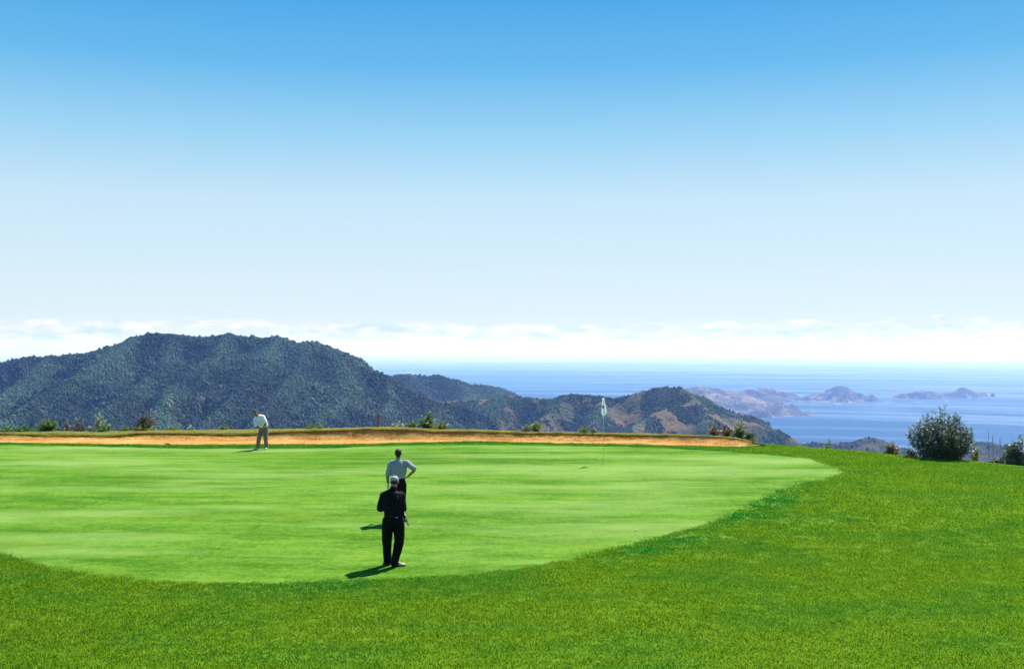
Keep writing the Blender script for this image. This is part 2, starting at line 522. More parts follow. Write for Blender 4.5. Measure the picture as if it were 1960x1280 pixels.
Dh = Land('headland', [(.5, [(1395, 760, 11500), (1425, 750, 11450), (1435, 740, 11400), (1442, 744, 11400), (1450, 744, 11420), (1460, 739, 11500), (1475, 741, 11500), (1495, 747, 11500), (1508, 748, 11480), (1514, 755, 11450), (1530, 759, 11400)], .42),
                       (.5, [(1435, 740, 11400), (1455, 752, 11250), (1480, 762, 11130)], 1.2),
                       (.5, [(1530, 760, 11350), (1545, 756, 11300), (1560, 753, 11280), (1580, 748, 11250), (1592, 744, 11230), (1602, 738.5, 11200), (1612, 738.5, 11200)], .85),
                       (.5, [(1480, 766, 11200), (1510, 766, 11150), (1545, 765, 11130)], 1.4),
                       (1.6, [(1600, 739, 11200), (1612, 738, 11200), (1621, 740, 11200), (1626, 748, 11210), (1629, 757, 11220)], .9),
                       (.8, [(1627, 759, 11230), (1645, 766, 11280), (1652, 769, 11290)], .8)],
          22.0, (2200, 4000), (10850, 11950), .42, (40, 120), -664, dryland, seed=8, ridge_noise=5)
Ei = Land('island', [(.6, [(1634, 763, 11500), (1648, 761, 11500), (1662, 758.5, 11500), (1672, 761, 11500), (1682, 765, 11500), (1705, 764, 11600)], 1.0),
                     (.4, [(1706, 762, 11750), (1715, 756, 11750), (1728, 752, 11750), (1745, 749, 11750), (1765, 747, 11750), (1782, 748, 11780), (1793, 752, 11820)], 1.0),
                     (.7, [(1793, 755, 11850), (1806, 751, 11900), (1824, 750, 11950), (1832, 745, 12000), (1841, 740, 12000), (1852, 744, 12020), (1868, 749, 12050), (1885, 749.5, 12080), (1888, 756, 12080)], 1.1)],
          22.0, (3850, 5800), (11300, 12500), .5, (24, 110), -664.5, dryland, seed=15, ridge_noise=4)
# sea stack off the last island
st = P(1900, 757, 12250)
sv_ = []
for k, (rad, zc) in enumerate(((26, -662), (21, -640), (15, -628), (5, -620))):
    for a in range(9):
        an = a / 9 * 2 * math.pi
        rj = rad * (1 + .25 * math.sin(a * 2.7 + k))
        sv_.append((st.x + rj * math.cos(an), st.y + rj * math.sin(an), zc))
fc = [(k * 9 + a, k * 9 + (a + 1) % 9, (k + 1) * 9 + (a + 1) % 9, (k + 1) * 9 + a) for k in range(3) for a in range(9)] + [tuple(range(27, 36))]
rock = add_mesh('sea_stack', sv_, fc, dryland)
tag(rock, 'small dark sea stack just off the right tip of the farthest island', 'rock')

# valley floor between the course and the ridges, out of sight from the green
vx = np.linspace(-2600, 2300, 60); vy = np.concatenate([np.linspace(150, 600, 14), np.linspace(680, 3300, 30)])
VX, VY = np.meshgrid(vx, vy)
VZ = -30 - (VY - 120) * .24
VZ = np.maximum(VZ, -560) - np.clip(VX - 500, 0, None) * .05
for i in range(VX.shape[0]):
    for j in range(VX.shape[1]):
        VZ[i, j] += 18 * frac(Vector((VX[i, j] / 300, VY[i, j] / 300, 4.2)))
valley = add_mesh('valley', np.stack([VX, VY, VZ], -1), grid_faces(*VX.shape), forest_floor, smooth=True)
tag(valley, kind='structure')


# ------------------------------------------------------------------ forest on the ridges
def crown_model(name, seed, flat, m):
    bm = bmesh.new()
    bmesh.ops.create_icosphere(bm, subdivisions=2, radius=1.0)
    for vv in bm.verts:
        q = vv.co.copy()
        k = 1 + .42 * noise.noise(q * 1.7 + Vector((seed, 0, 0))) + .2 * noise.noise(q * 4.1 + Vector((0, seed, 0)))
        vv.co = Vector((q.x * k, q.y * k, q.z * k * flat + .35))
        if q.z < -.3: vv.co.z *= .5
    me = bpy.data.meshes.new(name); bm.to_mesh(me); bm.free()
    me.materials.append(m)
    o = bpy.data.objects.new(name, me)
    return o

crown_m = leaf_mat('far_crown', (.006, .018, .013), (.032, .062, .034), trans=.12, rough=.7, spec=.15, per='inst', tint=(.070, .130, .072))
crowns = [crown_model('tree_crown', s, f_, crown_m) for s, f_ in ((1, .85), (2, 1.15), (3, 1.5), (4, 1.0))]


def forest(name, land, dens, rad, cut, label, zmin=-560, ymax=None, thin=0.0, near_crest=True):
    """trees spread over the part of a massif that faces the course"""
    xs, ys = land.xs, land.ys
    area = (xs[-1] - xs[0]) * (ys[-1] - ys[0])
    n = int(area * dens)
    x = RNG.uniform(xs[0], xs[-1], n); y = RNG.uniform(ys[0], ys[-1], n)
    zc = land.z_at(x, y)
    py = PY0 - (zc - EYE) / y * F
    px = PX0 + x / y * F
    # slope facing away from the course stays bare (out of view from every near position)
    e = 25.0
    dz = (land.z_at(np.clip(x, xs[0], xs[-1] - 1), np.clip(y + e, ys[0], ys[-1] - 1)) - zc) / e
    keep = (zc > zmin) & (py < 870) & (dz > -.22) & (px > -420) & (px < 2300)
    if thin > 0:
        q = np.array([frac(Vector((a / 90, b / 90, 7.7)), .7, 2.1, 5) for a, b in zip(x, y)])
        keep &= (q + RNG.normal(0, .12, n) > thin - .5)
    for kx, ky, kr in KEEPOUT:
        keep &= np.hypot(x - kx, (y - ky) * .6) > kr
    x, y, zc = x[keep], y[keep], zc[keep]
    n = len(x)
    r = rad * np.clip(RNG.lognormal(0, .32, n), .5, 1.9)
    r = np.where((RNG.random(n) < .06) & (land.d_at(x, y) > 50), r * RNG.uniform(1.4, 1.9, n), r)
    tn = np.clip(np.array([frac(Vector((a / 230, b / 260, 1.7)), .7, 2.2, 5) for a, b in zip(x, y)]) * 1.3 + .85 * np.exp(-land.d_at(x, y) / 42.) - .08 + RNG.normal(0, .12, n), 0, 1)  # paler along spur ridges, darker in gullies: relief shading put into crown colour
    scl = np.stack([r, r, r * RNG.uniform(.8, 1.5, n)], -1)
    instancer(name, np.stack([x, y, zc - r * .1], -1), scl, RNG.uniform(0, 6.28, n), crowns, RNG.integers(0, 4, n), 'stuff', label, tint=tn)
    print(name, n)


KEEPOUT = []

def land_hit(land, px, py, d0=1900, d1=5200):
    """where the line of sight through a photo pixel first meets the massif"""
    d = np.arange(d0, d1, 2.0)
    x = (px - PX0) / F * d; zr = EYE - (py - PY0) / F * d
    ok = (x > land.xs[0]) & (x < land.xs[-1]) & (d > land.ys[0]) & (d < land.ys[-1])
    zl = np.where(ok, land.z_at(x, d), -1e9)
    k = np.argmax(zl > zr)
    return (x[k], d[k], zl[k]) if (zl > zr).any() else None

field_m = mat('terrace_field', (.11, .16, .06), .9, .1, var=.45, vscale=.2)
wall_m = mat('terrace_wall', (.10, .09, .07), .9, .1, var=.3, vscale=.3)

def terraced_field(label, land, px, py0, py1, wpx, n):
    root = None
    for i in range(n):
        pyy = py0 + (py1 - py0) * i / max(1, n - 1)
        h = land_hit(land, px + random.uniform(-2, 2), pyy)
        if h is None: continue
        cx, cy, cz = h
        if root is None:
            root = empty('terraced_field', (cx, cy, cz))
            tag(root, label, 'field', 'terraced fields on the hillsides')
            org = Vector((cx, cy, cz))
        L = wpx / F * cy * random.uniform(.6, 1.0); dep = 7.0
        vs = []
        K = 9
        for k in range(K):
            u_ = k / (K - 1) * 2 - 1
            x_ = cx + u_ * L / 2
            y_ = cy + 5 * math.sin(u_ * 1.7 + i) + 3 * math.sin(k * 2.1)
            zt_ = float(land.z_at(np.array([x_]), np.array([y_]))[0])
            top = zt_ + 1.0
            taper = math.sqrt(max(0, 1 - u_ * u_ * .8))
            for (yy, z_) in ((y_ - dep / 2 * taper, top), (y_ + dep / 2 * taper, top + .6), (y_ + dep / 2 * taper, top - 6), (y_ - dep / 2 * taper, top - 6)):
                vs.append((x_ - org.x, yy - org.y, z_ - org.z))
        fs = []
        for k in range(K - 1):
            a = k * 4; b = a + 4
            for j in range(4):
                fs.append((a + j, a + (j + 1) % 4, b + (j + 1) % 4, b + j))
        fs += [(3, 2, 1, 0), ((K - 1) * 4, (K - 1) * 4 + 1, (K - 1) * 4 + 2, (K - 1) * 4 + 3)]
        o = add_mesh('terrace', vs, fs, field_m, root)
        o.data.materials.append(wall_m)
        for f_ in o.data.polygons:
            if abs(f_.normal.z) < .6: f_.material_index = 1
        KEEPOUT.append((cx, cy, L * .55))

terraced_field('small stack of pale green terraces low in the middle of the forested mountain', A, 326, 755, 776, 20, 4)
terraced_field('pale green terraces just above and left of the bending golfer', A, 386, 762, 790, 18, 5)
terraced_field('faint pale terraces at the foot of the mountain at the far left', A, 20, 786, 797, 24, 3)
terraced_field('terraces on the left part of the middle ridge above the spiky bush', Cc, 975, 788, 806, 22, 4)
terraced_field('terraces on the ridge slope just right of the flagstick', Cc, 1222, 801, 821, 34, 5)
terraced_field('brownish terraces left of the flag on the middle ridge', Cc, 1085, 781, 796, 30, 3)

house_wall = mat('far_house_wall', (.75, .72, .66), .8); house_roof = mat('far_house_roof', (.50, .46, .42), .8)
def far_house(label, px, py, w_, d_, h_):
    hpt = land_hit(B, px, py, 3400, 4800)
    root = empty('house', hpt or P(px, py, 4200), .3)
    tag(root, label, 'house', 'houses on the second hill')
    vs = [(sx * w_ / 2, sy * d_ / 2, zc) for zc in (-4, h_) for sx, sy in ((-1, -1), (1, -1), (1, 1), (-1, 1))]
    add_mesh('wall', vs, [(0, 3, 2, 1), (0, 1, 5, 4), (1, 2, 6, 5), (2, 3, 7, 6), (3, 0, 4, 7)], house_wall, root)
    e = .5
    vs = [(-w_ / 2 - e, -d_ / 2 - e, h_), (w_ / 2 + e, -d_ / 2 - e, h_), (w_ / 2 + e, d_ / 2 + e, h_), (-w_ / 2 - e, d_ / 2 + e, h_), (-w_ / 2 - e, 0, h_ + d_ * .32), (w_ / 2 + e, 0, h_ + d_ * .32)]
    add_mesh('roof', vs, [(0, 1, 5, 4), (2, 3, 4, 5), (1, 2, 5), (3, 0, 4), (0, 3, 2, 1)], house_roof, root)
    if hpt: KEEPOUT.append((hpt[0], hpt[1], 22))
far_house('tiny pale house on the crest of the second hill, the left one', 781, 717, 13, 9, 6)
far_house('tiny pale house on the crest of the second hill, the right one', 790, 718.5, 11, 8, 5)

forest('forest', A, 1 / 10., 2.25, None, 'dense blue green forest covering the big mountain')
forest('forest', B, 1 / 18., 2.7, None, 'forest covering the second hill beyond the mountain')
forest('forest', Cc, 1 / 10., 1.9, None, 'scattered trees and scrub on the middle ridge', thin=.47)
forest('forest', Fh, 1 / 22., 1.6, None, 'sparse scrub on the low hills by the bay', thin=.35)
# ------------------------------------------------------------------ the golf course: ground, bunker, green
HD = F * EYE
def flat(px, py, z=0.0):
    d = F * (EYE - z) / (py - PY0)
    return ((px - PX0) / F * d, d)

def gz(x, y):
    """gentle swell of the mown ground"""
    x = np.asarray(x, float); y = np.asarray(y, float)
    s = .035 * np.sin(x * .21 + 1.0) * np.sin(y * .17 + .4) + .02 * np.sin(x * .5 - y * .3)
    w = np.clip((y - 13) / 6, 0, 1) * np.clip((42 - y) / 6, 0, 1)
    rise = -.0 * x
    return s * w + rise

def curve(pxpy, dfun=None):
    pts = [flat(a, b) for a, b in pxpy]
    return pts

XL, XR = -46.0, 40.0
# near edge of the sand
near = curve([(-900, 846), (-300, 846), (0, 847), (100, 848.5), (200, 850), (330, 851), (500, 850), (640, 850), (680, 849.5), (800, 847), (900, 844.5), (1000, 846.5), (1100, 848.5),
              (1190, 849.8), (1300, 853), (1400, 855), (1430, 853.5), (1455, 851)])
XB = near[-1][0]                                        # right tip of the bunker
# crest of the ground (plan curve)
L_px = [(-1000, 47.6), (0, 47.3), (600, 47.3), (900, 47.2), (1200, 46.6), (1300, 46.0), (1380, 45.2), (1430, 44.5), (1455, 43.75)]
lipc = [((p - PX0) / F * d, d) for p, d in L_px]
crest_px = [(1455, 849.5), (1500, 853), (1550, 857), (1600, 860.5), (1660, 865), (1750, 876), (1860, 883), (1960, 893), (2100, 908), (2400, 935)]
crest = [flat(a, b) for a, b in crest_px]
def interp(pts, x):
    a = np.array(pts); return np.interp(x, a[:, 0], a[:, 1])
# heights of sand top and turf top along the lip, from the outline of the bank
sand_top_px = [(-1000, 830), (0, 830), (60, 832), (90, 835), (160, 834), (200, 837), (240, 833), (260, 830), (300, 829), (330, 830), (400, 831), (440, 833), (480, 832), (500, 829.5), (560, 826), (640, 824), (690, 822), (760, 822),
               (800, 823), (830, 826.5), (900, 825.5), (1000, 829), (1100, 830), (1200, 832.5), (1300, 834), (1380, 836.5), (1430, 843), (1450, 848), (1455, 850)]
turf_px = [(-1000, 827), (0, 827), (100, 825.5), (200, 826), (260, 824), (330, 824), (400, 823), (500, 822), (600, 820.5), (690, 818.5), (740, 817), (800, 818.5), (850, 822), (900, 822.5), (1000, 826), (1100, 828),
           (1200, 829.5), (1300, 831.5), (1380, 833.5), (1410, 836.5), (1430, 840.5), (1455, 848), (1470, 850)]

def hz_of(pxs, x, d):
    px = PX0 + x / d * F
    a = np.array(pxs, float)
    if pxs is turf_px: a[:-2, 1] += 1.3
    if pxs is sand_top_px: a[:-2, 1] -= 1.2
    return EYE - (np.interp(px, a[:, 0], a[:, 1]) - PY0) / F * d

xs = np.unique(np.concatenate([np.arange(XL, -16, .5), np.arange(-16, 20, .12), np.arange(20, XR, .6), [XB]]))
inb = xs <= XB
yb0 = np.where(inb, interp(near, np.minimum(xs, XB)), 0)
yl = interp(lipc, np.minimum(xs, XB))
yc = np.where(inb, yl, interp(crest, xs))
yn = np.where(inb, yb0, yc)

def strip(ys_list, zs_list):
    """columns share xs; each row gives y and z for every column"""
    Y = np.array(ys_list); Z = np.array(zs_list)
    X = np.repeat(xs[None, :], len(Y), 0)
    return np.stack([X, Y, Z], -1)

jit = np.array([noise.noise(Vector((x * 1.7, 0, 0))) * .05 + noise.noise(Vector((x * 6.1, 3, 0))) * .025 for x in xs])

# green outline first (the turf under it is let down a little)
gfar = [(-900, 849), (-200, 850), (0, 851), (200, 855), (330, 858), (500, 858.5), (640, 857.5), (700, 854.5), (800, 851.5), (900, 850.5), (1000, 852), (1100, 853.5), (1200, 855.5),
        (1300, 859), (1400, 865), (1480, 871), (1540, 877), (1580, 884.5), (1602, 892.5), (1611, 898), (1614, 903)]
gnear = [(-900, 975), (-200, 1030), (0, 1062), (50, 1078), (100, 1090), (200, 1104), (330, 1112), (480, 1114), (560, 1112), (700, 1106), (800, 1103), (900, 1098), (1000, 1087), (1100, 1066), (1170, 1047), (1250, 1029),
         (1330, 1008), (1400, 983), (1440, 962), (1490, 940), (1540, 925), (1580, 917), (1604, 910), (1614, 903)]
def smooth_curve(pts, n=600):
    a = np.array([flat(*q) for q in pts])
    s = np.r_[0, np.cumsum(np.hypot(*np.diff(a, axis=0).T))]
    si = np.linspace(0, s[-1], n)
    x = np.interp(si, s, a[:, 0]); y = np.interp(si, s, a[:, 1])
    for _ in range(3):
        x[1:-1] = (x[:-2] + 2 * x[1:-1] + x[2:]) / 4; y[1:-1] = (y[:-2] + 2 * y[1:-1] + y[2:]) / 4
    return x, y
fx_, fy_ = smooth_curve(gfar); nx_, ny_ = smooth_curve(gnear)
GX0, GX1 = -20.0, 10.95
def in_green(x, y, m=0.0):
    x = np.asarray(x, float); y = np.asarray(y, float)
    xm = np.minimum(x, 10.9)
    of = np.argsort(fx_); on = np.argsort(nx_)
    yf = np.interp(xm, fx_[of], fy_[of]); yn_ = np.interp(xm, nx_[on], ny_[on])
    return (x < GX1 - m) & (y < yf - m) & (y > yn_ + m)
# tip: the outlines close at the right; use the widest x they reach
GX1 = min(fx_.max(), nx_.max()); 

m = bpy.data.materials.new('rough_turf'); m.use_nodes = True
def turf_nodes(m, c_lo, c_hi, c_dry, stripes=0.0, fine=(9.0, 42.0), bump=.5, contrast=1.0, pale=None):
    t = NT(m.node_tree)
    out = t.n('ShaderNodeOutputMaterial'); p = t.n('ShaderNodeBsdfPrincipled'); t.l(p.outputs[0], out.inputs[0])
    p.inputs['Roughness'].default_value = .9; p.inputs['Specular IOR Level'].default_value = .03
    ge = t.n('ShaderNodeNewGeometry'); pos = ge.outputs['Position']
    big = t.noise(t.mapv(pos, scale=(.11, .22, 1)), 1.0, 4, .6)
    mid = t.noise(t.mapv(pos, scale=(.7, 1.6, 1), rot=(0, 0, .12)), 1.0, 4, .6)
    fn = t.noise(pos, fine[0], 5, .7)
    fn2 = t.noise(pos, fine[1], 4, .75)
    f = t.math('ADD', t.math('ADD', t.math('MULTIPLY', big, .2), t.math('MULTIPLY', mid, .26)), t.math('ADD', t.math('MULTIPLY', fn, .24), t.math('MULTIPLY', fn2, .30)))
    if stripes:
        wv = t.noise(t.mapv(pos, scale=(.06, 1.15, 1), rot=(0, 0, -.035)), 1.0, 2, .5)
        f = t.math('ADD', f, t.math('MULTIPLY', t.math('SUBTRACT', wv, .5), stripes))
    w_ = .085 / contrast
    c = t.ramp(f, [(.5 - w_, c_lo), (.5 + w_, c_hi)])
    if pale:
        c = t.mix(t.ramp(t.noise(t.mapv(pos, scale=(.09, .30, 1), loc=(2, 9, 0)), 1.0, 5, .62), [(.46, 0.0), (.66, .75)]), c, pale)
    dry = t.ramp(t.noise(t.mapv(pos, scale=(.25, .6, 1), loc=(7, 3, 0)), 1.0, 5, .65), [(.56, 0.0), (.72, .55)])
    c = t.mix(dry, c, c_dry)
    t.l(c, p.inputs['Base Color'])
    b = t.n('ShaderNodeBump'); b.inputs['Strength'].default_value = bump; b.inputs['Distance'].default_value = .02
    t.l(fn2, b.inputs['Height']); t.l(b.outputs[0], p.inputs['Normal'])
    return t, p
turf_nodes(m, (.07, .15, .006), (.12, .215, .012), (.15, .20, .016))
rough_m = m

rows_y, rows_z = [], []
base_rows = np.concatenate([np.linspace(1.0, 10, 8), np.linspace(10.6, 42, 130)])
for ry in base_rows[base_rows < 36]:
    y = np.minimum(ry, yn - .5)
    rows_y.append(y); rows_z.append(gz(xs, y))
for k in np.linspace(.02, .98, 34):
    y0_ = np.minimum(base_rows[base_rows < 36][-1], yn - .5)
    y = y0_ + (yn - y0_) * k
    rows_y.append(y); rows_z.append(gz(xs, y))
zn = np.where(inb, 0.0, hz_of([(a, b) for a, b in crest_px], xs, yn))
zn = np.where(inb, 0.0, 0.0)
rows_y.append(yn.copy()); rows_z.append(zn.copy())
# let down under the green
for k in range(len(rows_y)):
    g_ = in_green(xs, rows_y[k], .25)
    rows_z[k] = rows_z[k] - np.where(g_, .03, 0)
# turned-down lip of turf at the near side of the sand (bunker part only)
rows_y.append(yn + np.where(inb, .03, .5)); rows_z.append(np.where(inb, -.10, -.03))
A1 = strip(rows_y, rows_z)
# bank behind the sand, then the hillside below it
wB = np.clip((XB - xs) / 3.0, 0, 1) * inb
zs_top = np.where(inb, hz_of(sand_top_px, xs, yl), 0.0)
zt = np.where(inb, hz_of(turf_px, xs, yl + .45 * wB), 0.0)
by, bz = [], []
def row(y, z): by.append(y); bz.append(z)
row(yc + .05 * wB, np.where(inb, zs_top - .25, -.05))
row(yc + .04 * wB, np.where(inb, zs_top + .005, -.0))
row(yc - (.10 + jit * 1.5) * wB, np.where(inb, zs_top + .028 * wB + jit * wB * .7, 0.0))
row(yc - (.08 + jit * 1.5) * wB + .001, np.where(inb, zs_top + (.5 * (zt - zs_top)) * wB + .012 * wB, 0.0))
row(yc + .22 * wB + .002, np.where(inb, zt - .015 * wB, 0.0))
row(yc + .45 * wB + .05, np.where(inb, zt, -.005))
row(yc + 1.0, np.where(inb, zt - .05, -.05))
for dd, dz in ((1.8, .25), (3, .8), (5, 2.0), (8, 4.0), (14, 8), (25, 14), (45, 22), (80, 30), (120, 38), (190, 52), (300, 75)):
    row(yc + dd, zt - dz + np.array([.02 * dz * noise.noise(Vector((x * .3, dd, 0))) for x in xs]))
A2 = strip(by, bz)
# hanging side: drop the right and left flanks too
def side_drop(Aa):
    ex = np.clip(Aa[..., 0] - 24, 0, None)
    Aa[..., 2] -= ex * .35
    return Aa
A1 = side_drop(A1); A2 = side_drop(A2)
nc = len(xs)
V = np.concatenate([A1.reshape(-1, 3), A2.reshape(-1, 3)])
f1 = grid_faces(len(A1), nc); f2 = grid_faces(len(A2), nc) + len(A1) * nc
ground = add_mesh('ground', V, np.concatenate([f1, f2]), rough_m, smooth=True)
tag(ground, kind='structure')
soil = mat('bare_soil', (.028, .016, .009), .95, .1, var=.4, vscale=5, bump=.8, bscale=30)
dry_m = bpy.data.materials.new('dry_turf'); dry_m.use_nodes = True
turf_nodes(dry_m, (.13, .14, .025), (.32, .31, .07), (.30, .22, .08))
ground.data.materials.append(soil); ground.data.materials.append(dry_m)
mi = np.zeros(len(ground.data.polygons), dtype=np.int32)
colx = (xs[:-1] + xs[1:]) / 2
nf1 = len(f1)
for r_ in range(len(A2) - 1):
    seg = nf1 + r_ * (nc - 1)
    idx = np.arange(nc - 1)
    if r_ <= 1:
        mi[seg + idx[colx < XB - .05]] = 1
    elif r_ <= 13:
        mi[seg + idx[colx < XB + (0 if r_ < 6 else 60)]] = 2
ground.data.polygons.foreach_set('material_index', mi)

# --- bunker sand
sand = bpy.data.materials.new('bunker_sand'); sand.use_nodes = True
t = NT(sand.node_tree)
out = t.n('ShaderNodeOutputMaterial'); p = t.n('ShaderNodeBsdfPrincipled'); t.l(p.outputs[0], out.inputs[0])
p.inputs['Roughness'].default_value = .95; p.inputs['Specular IOR Level'].default_value = .1
ge = t.n('ShaderNodeNewGeometry'); pos = ge.outputs['Position']
a = t.noise(t.mapv(pos, scale=(.6, 2.0, 4)), 1.0, 5, .65)
b_ = t.noise(pos, 11, 5, .75)
f = t.math('ADD', t.math('MULTIPLY', a, .4), t.math('MULTIPLY', b_, .6))
t.l(t.ramp(f, [(.40, (.25, .105, .020)), (.5, (.45, .23, .055)), (.60, (.60, .36, .12))]), p.inputs['Base Color'])
bu = t.n('ShaderNodeBump'); bu.inputs['Strength'].default_value = 1.0; bu.inputs['Distance'].default_value = .05
t.l(t.noise(t.mapv(pos, scale=(1, 2.2, 1)), 5.5, 6, .75), bu.inputs['Height']); t.l(bu.outputs[0], p.inputs['Normal'])
xb = xs[inb]
sy0, sy1 = yb0[inb], yl[inb]
W = sy1 - sy0
ztop = zs_top[inb]
srow = []
for k in np.concatenate([[0, .02], np.linspace(.06, 1.0, 40)]):
    y = sy0 + .02 + (W + .04 - .02) * k
    face = np.minimum(.62, W * .3)               # length of the steep back face
    tt = np.clip((y - (sy1 - face)) / face, 0, 1.05)
    front = np.clip((y - sy0) / .25, 0, 1)
    zb = -.02 - .09 * front * np.clip(W / 2, 0, 1)
    zz_ = zb + (ztop - zb) * (tt ** 1.05)
    rip = np.array([noise.noise(Vector((xx * 1.3, yy * 3.5, 0))) * .022 + noise.noise(Vector((xx * 4, yy * 9, 2))) * .022 for xx, yy in zip(xb, y)])
    srow.append(np.stack([xb, y, zz_ + rip * np.clip(W / 2, 0, 1) * (k < .97)], -1))
SB = np.array(srow)
bunker = add_mesh('bunker_sand', SB.reshape(-1, 3), grid_faces(len(SB), len(xb)), sand, smooth=True)
tag(bunker, kind='structure')

# --- putting green: sheet following the swell, 12 mm proud
gm = bpy.data.materials.new('green_turf'); gm.use_nodes = True
turf_nodes(gm, (.038, .120, .004), (.120, .245, .024), (.13, .20, .015), stripes=.17, fine=(6.0, 22.0), bump=.8, contrast=1.25, pale=(.19, .30, .075))
of = np.argsort(fx_); on = np.argsort(nx_)
u = np.concatenate([np.linspace(-40, 5, 190, endpoint=False), GX1 - (GX1 - 5) * (np.linspace(1, 0, 160) ** 2)])
def close(x, y0s, order_x, order_y): return np.interp(x, order_x, order_y)
yF = np.interp(u, fx_[of], fy_[of]); yN = np.interp(u, nx_[on], ny_[on])
rowsG = []
for k in np.linspace(0, 1, 110):
    y = yN + (yF - yN) * k
    rowsG.append(np.stack([u, y, gz(u, y) + (.012 if .001 < k < .999 else .002)], -1))
GG = np.array(rowsG)
green = add_mesh('putting_green', GG.reshape(-1, 3), grid_faces(len(GG), len(u)), gm, smooth=True)
tag(green, kind='structure')

# --- grass: small patches of blades laid over the rough
def patch_model(name, seed, n, size, hmin, hmax, wid, m, lean=.5):
    rg = np.random.default_rng(seed)
    vs, fs = [], []
    for i in range(n):
        x, y = rg.uniform(-size, size, 2)
        h = rg.uniform(hmin, hmax); a = rg.uniform(0, 6.28); wv = wid * rg.uniform(.7, 1.3)
        la = rg.uniform(0, 6.28); ll = lean * h * rg.uniform(.2, 1)
        dx, dy = math.cos(a) * wv / 2, math.sin(a) * wv / 2
        lx, ly = math.cos(la) * ll, math.sin(la) * ll
        b = len(vs)
        vs += [(x - dx, y - dy, -.004), (x + dx, y + dy, -.004), (x + dx * .8 + lx * .4, y + dy * .8 + ly * .4, h * .6), (x - dx * .8 + lx * .4, y - dy * .8 + ly * .4, h * .6), (x + lx, y + ly, h)]
        fs += [(b, b + 1, b + 2, b + 3), (b + 3, b + 2, b + 4)]
    return model_object(name, vs, fs, m)

blade_m = leaf_mat('grass_blade', (.035, .100, .004), (.225, .40, .024), trans=.55, rough=.6, spec=.08, tint=(.010, .185, .035), per='geo')
nearp = [patch_model('grass_patch', s, 70, .15, .012, .028, .009, blade_m) for s in range(5)]
farp = [patch_model('grass_patch', 20 + s, 70, .30, .015, .034, .018, blade_m) for s in range(4)]

def rough_points(dens_near, d0, d1, width=.62):
    """random points on the mown ground between two distances"""
    st = 1 / math.sqrt(dens_near)
    gx, gy = np.meshgrid(np.arange(-width * d1 - 5, width * d1 + 5, st), np.arange(d0, d1, st))
    x = gx.ravel() + RNG.uniform(-.5, .5, gx.size) * st; d = gy.ravel() + RNG.uniform(-.5, .5, gx.size) * st
    k = np.abs(x) < width * d + 5
    x, d = x[k], d[k]
    ycl = np.where(x <= XB, interp(near, np.minimum(x, XB)), interp(crest, np.maximum(x, XB)) + .25)
    k = (d < ycl - .02) & ~in_green(x, d, .0) & ~in_green(x, d + RNG.uniform(-.02, .05, len(x)), .0) & (x < 24)
    x, d = x[k], d[k]
    return x, d

def tints(x, d):
    """a ring of darker, wetter turf hugs the green on the near and right side"""
    on_ = np.argsort(nx_)
    yn2 = np.interp(x, nx_[on_], ny_[on_])
    dist = yn2 - d
    q = np.array([frac(Vector((a * .35, b * .8, 3.)), .8, 2.1, 3) for a, b in zip(x, d)])
    mid = np.exp(-((x + 2.0) / 2.0) ** 2) * np.exp(-((dist - .5) / .45) ** 2) * 1.0
    rt = np.clip((x - 1.4) / 1.5, 0, 1) * np.exp(-((dist - .7) / (.75 + .05 * x)) ** 2) * np.clip((9.5 - x) / 1.5, 0, 1)
    far_ = (d > 38) * .45 * (x < 9)
    base = np.clip((q + .10) * 1.0, 0, .42)
    return np.clip(np.maximum(np.maximum(mid, rt) * (.85 + q), far_) * 1.0 + base, 0, 1)

x, d = rough_points(62, 11.5, 29)
k = RNG.random(len(x)) < np.clip((29 - d) / 9, 0, 1); x, d = x[k], d[k]
n = len(x)
s = RNG.uniform(.8, 1.25, n)
instancer('grass', np.stack([x, d, gz(x, d)], -1), np.stack([s, s, s * RNG.uniform(.7, 1.3, n)], -1), RNG.uniform(0, 6.28, n), nearp, RNG.integers(0, 5, n), 'stuff',
          'short mown rough grass in the foreground round the green', tint=tints(x, d))
print('grass', n)
x, d = rough_points(17, 20, 46)
k = RNG.random(len(x)) < np.clip((d - 20) / 9, 0, 1); x, d = x[k], d[k]
n = len(x)
s = RNG.uniform(.8, 1.25, n)
instancer('grass', np.stack([x, d, np.where(d < 42, gz(x, d), 0)], -1), np.stack([s, s, s * RNG.uniform(.7, 1.3, n)], -1), RNG.uniform(0, 6.28, n), farp, RNG.integers(0, 4, n), 'stuff',
          'short mown rough grass on the far apron towards the crest', tint=tints(x, d))
print('grass', n)

# dry grass fringe on the bank behind the sand
dry_blade = leaf_mat('dry_blade', (.06, .075, .012), (.55, .52, .14), trans=.45, rough=.7, spec=.1, per='geo')
dryp = [patch_model('dry_grass_patch', 50 + s, 60, .15, .02, .07, .014, dry_blade, lean=1.3) for s in range(4)]
x = RNG.uniform(-30, XB, 9000)
wb = np.clip((XB - x) / 3.0, 0, 1)
yy = interp(lipc, x)
o_ = np.where(RNG.random(len(x)) < .3, RNG.uniform(-.10, .1, len(x)), RNG.uniform(-.06, 1.5, len(x)))
zt_ = hz_of(turf_px, x, yy + .45 * wb); zs_ = hz_of(sand_top_px, x, yy)
zz_ = np.where(o_ < .22, zs_ + (zt_ - zs_) * np.clip((o_ + .06) / .28, .1, 1), zt_ - np.clip(o_ - .5, 0, 9) * .05)
sc = RNG.uniform(.5, 1.25, len(x)) * (.3 + .7 * wb)
instancer('dry_grass', np.stack([x, yy + o_ * np.maximum(wb, .3), zz_ - .005], -1), np.stack([sc, sc, sc * np.where(o_ > .15, .38, .55)], -1), RNG.uniform(0, 6.28, len(x)), dryp, RNG.integers(0, 4, len(x)), 'stuff',
          'dry olive grass fringe on the bank behind the sand')
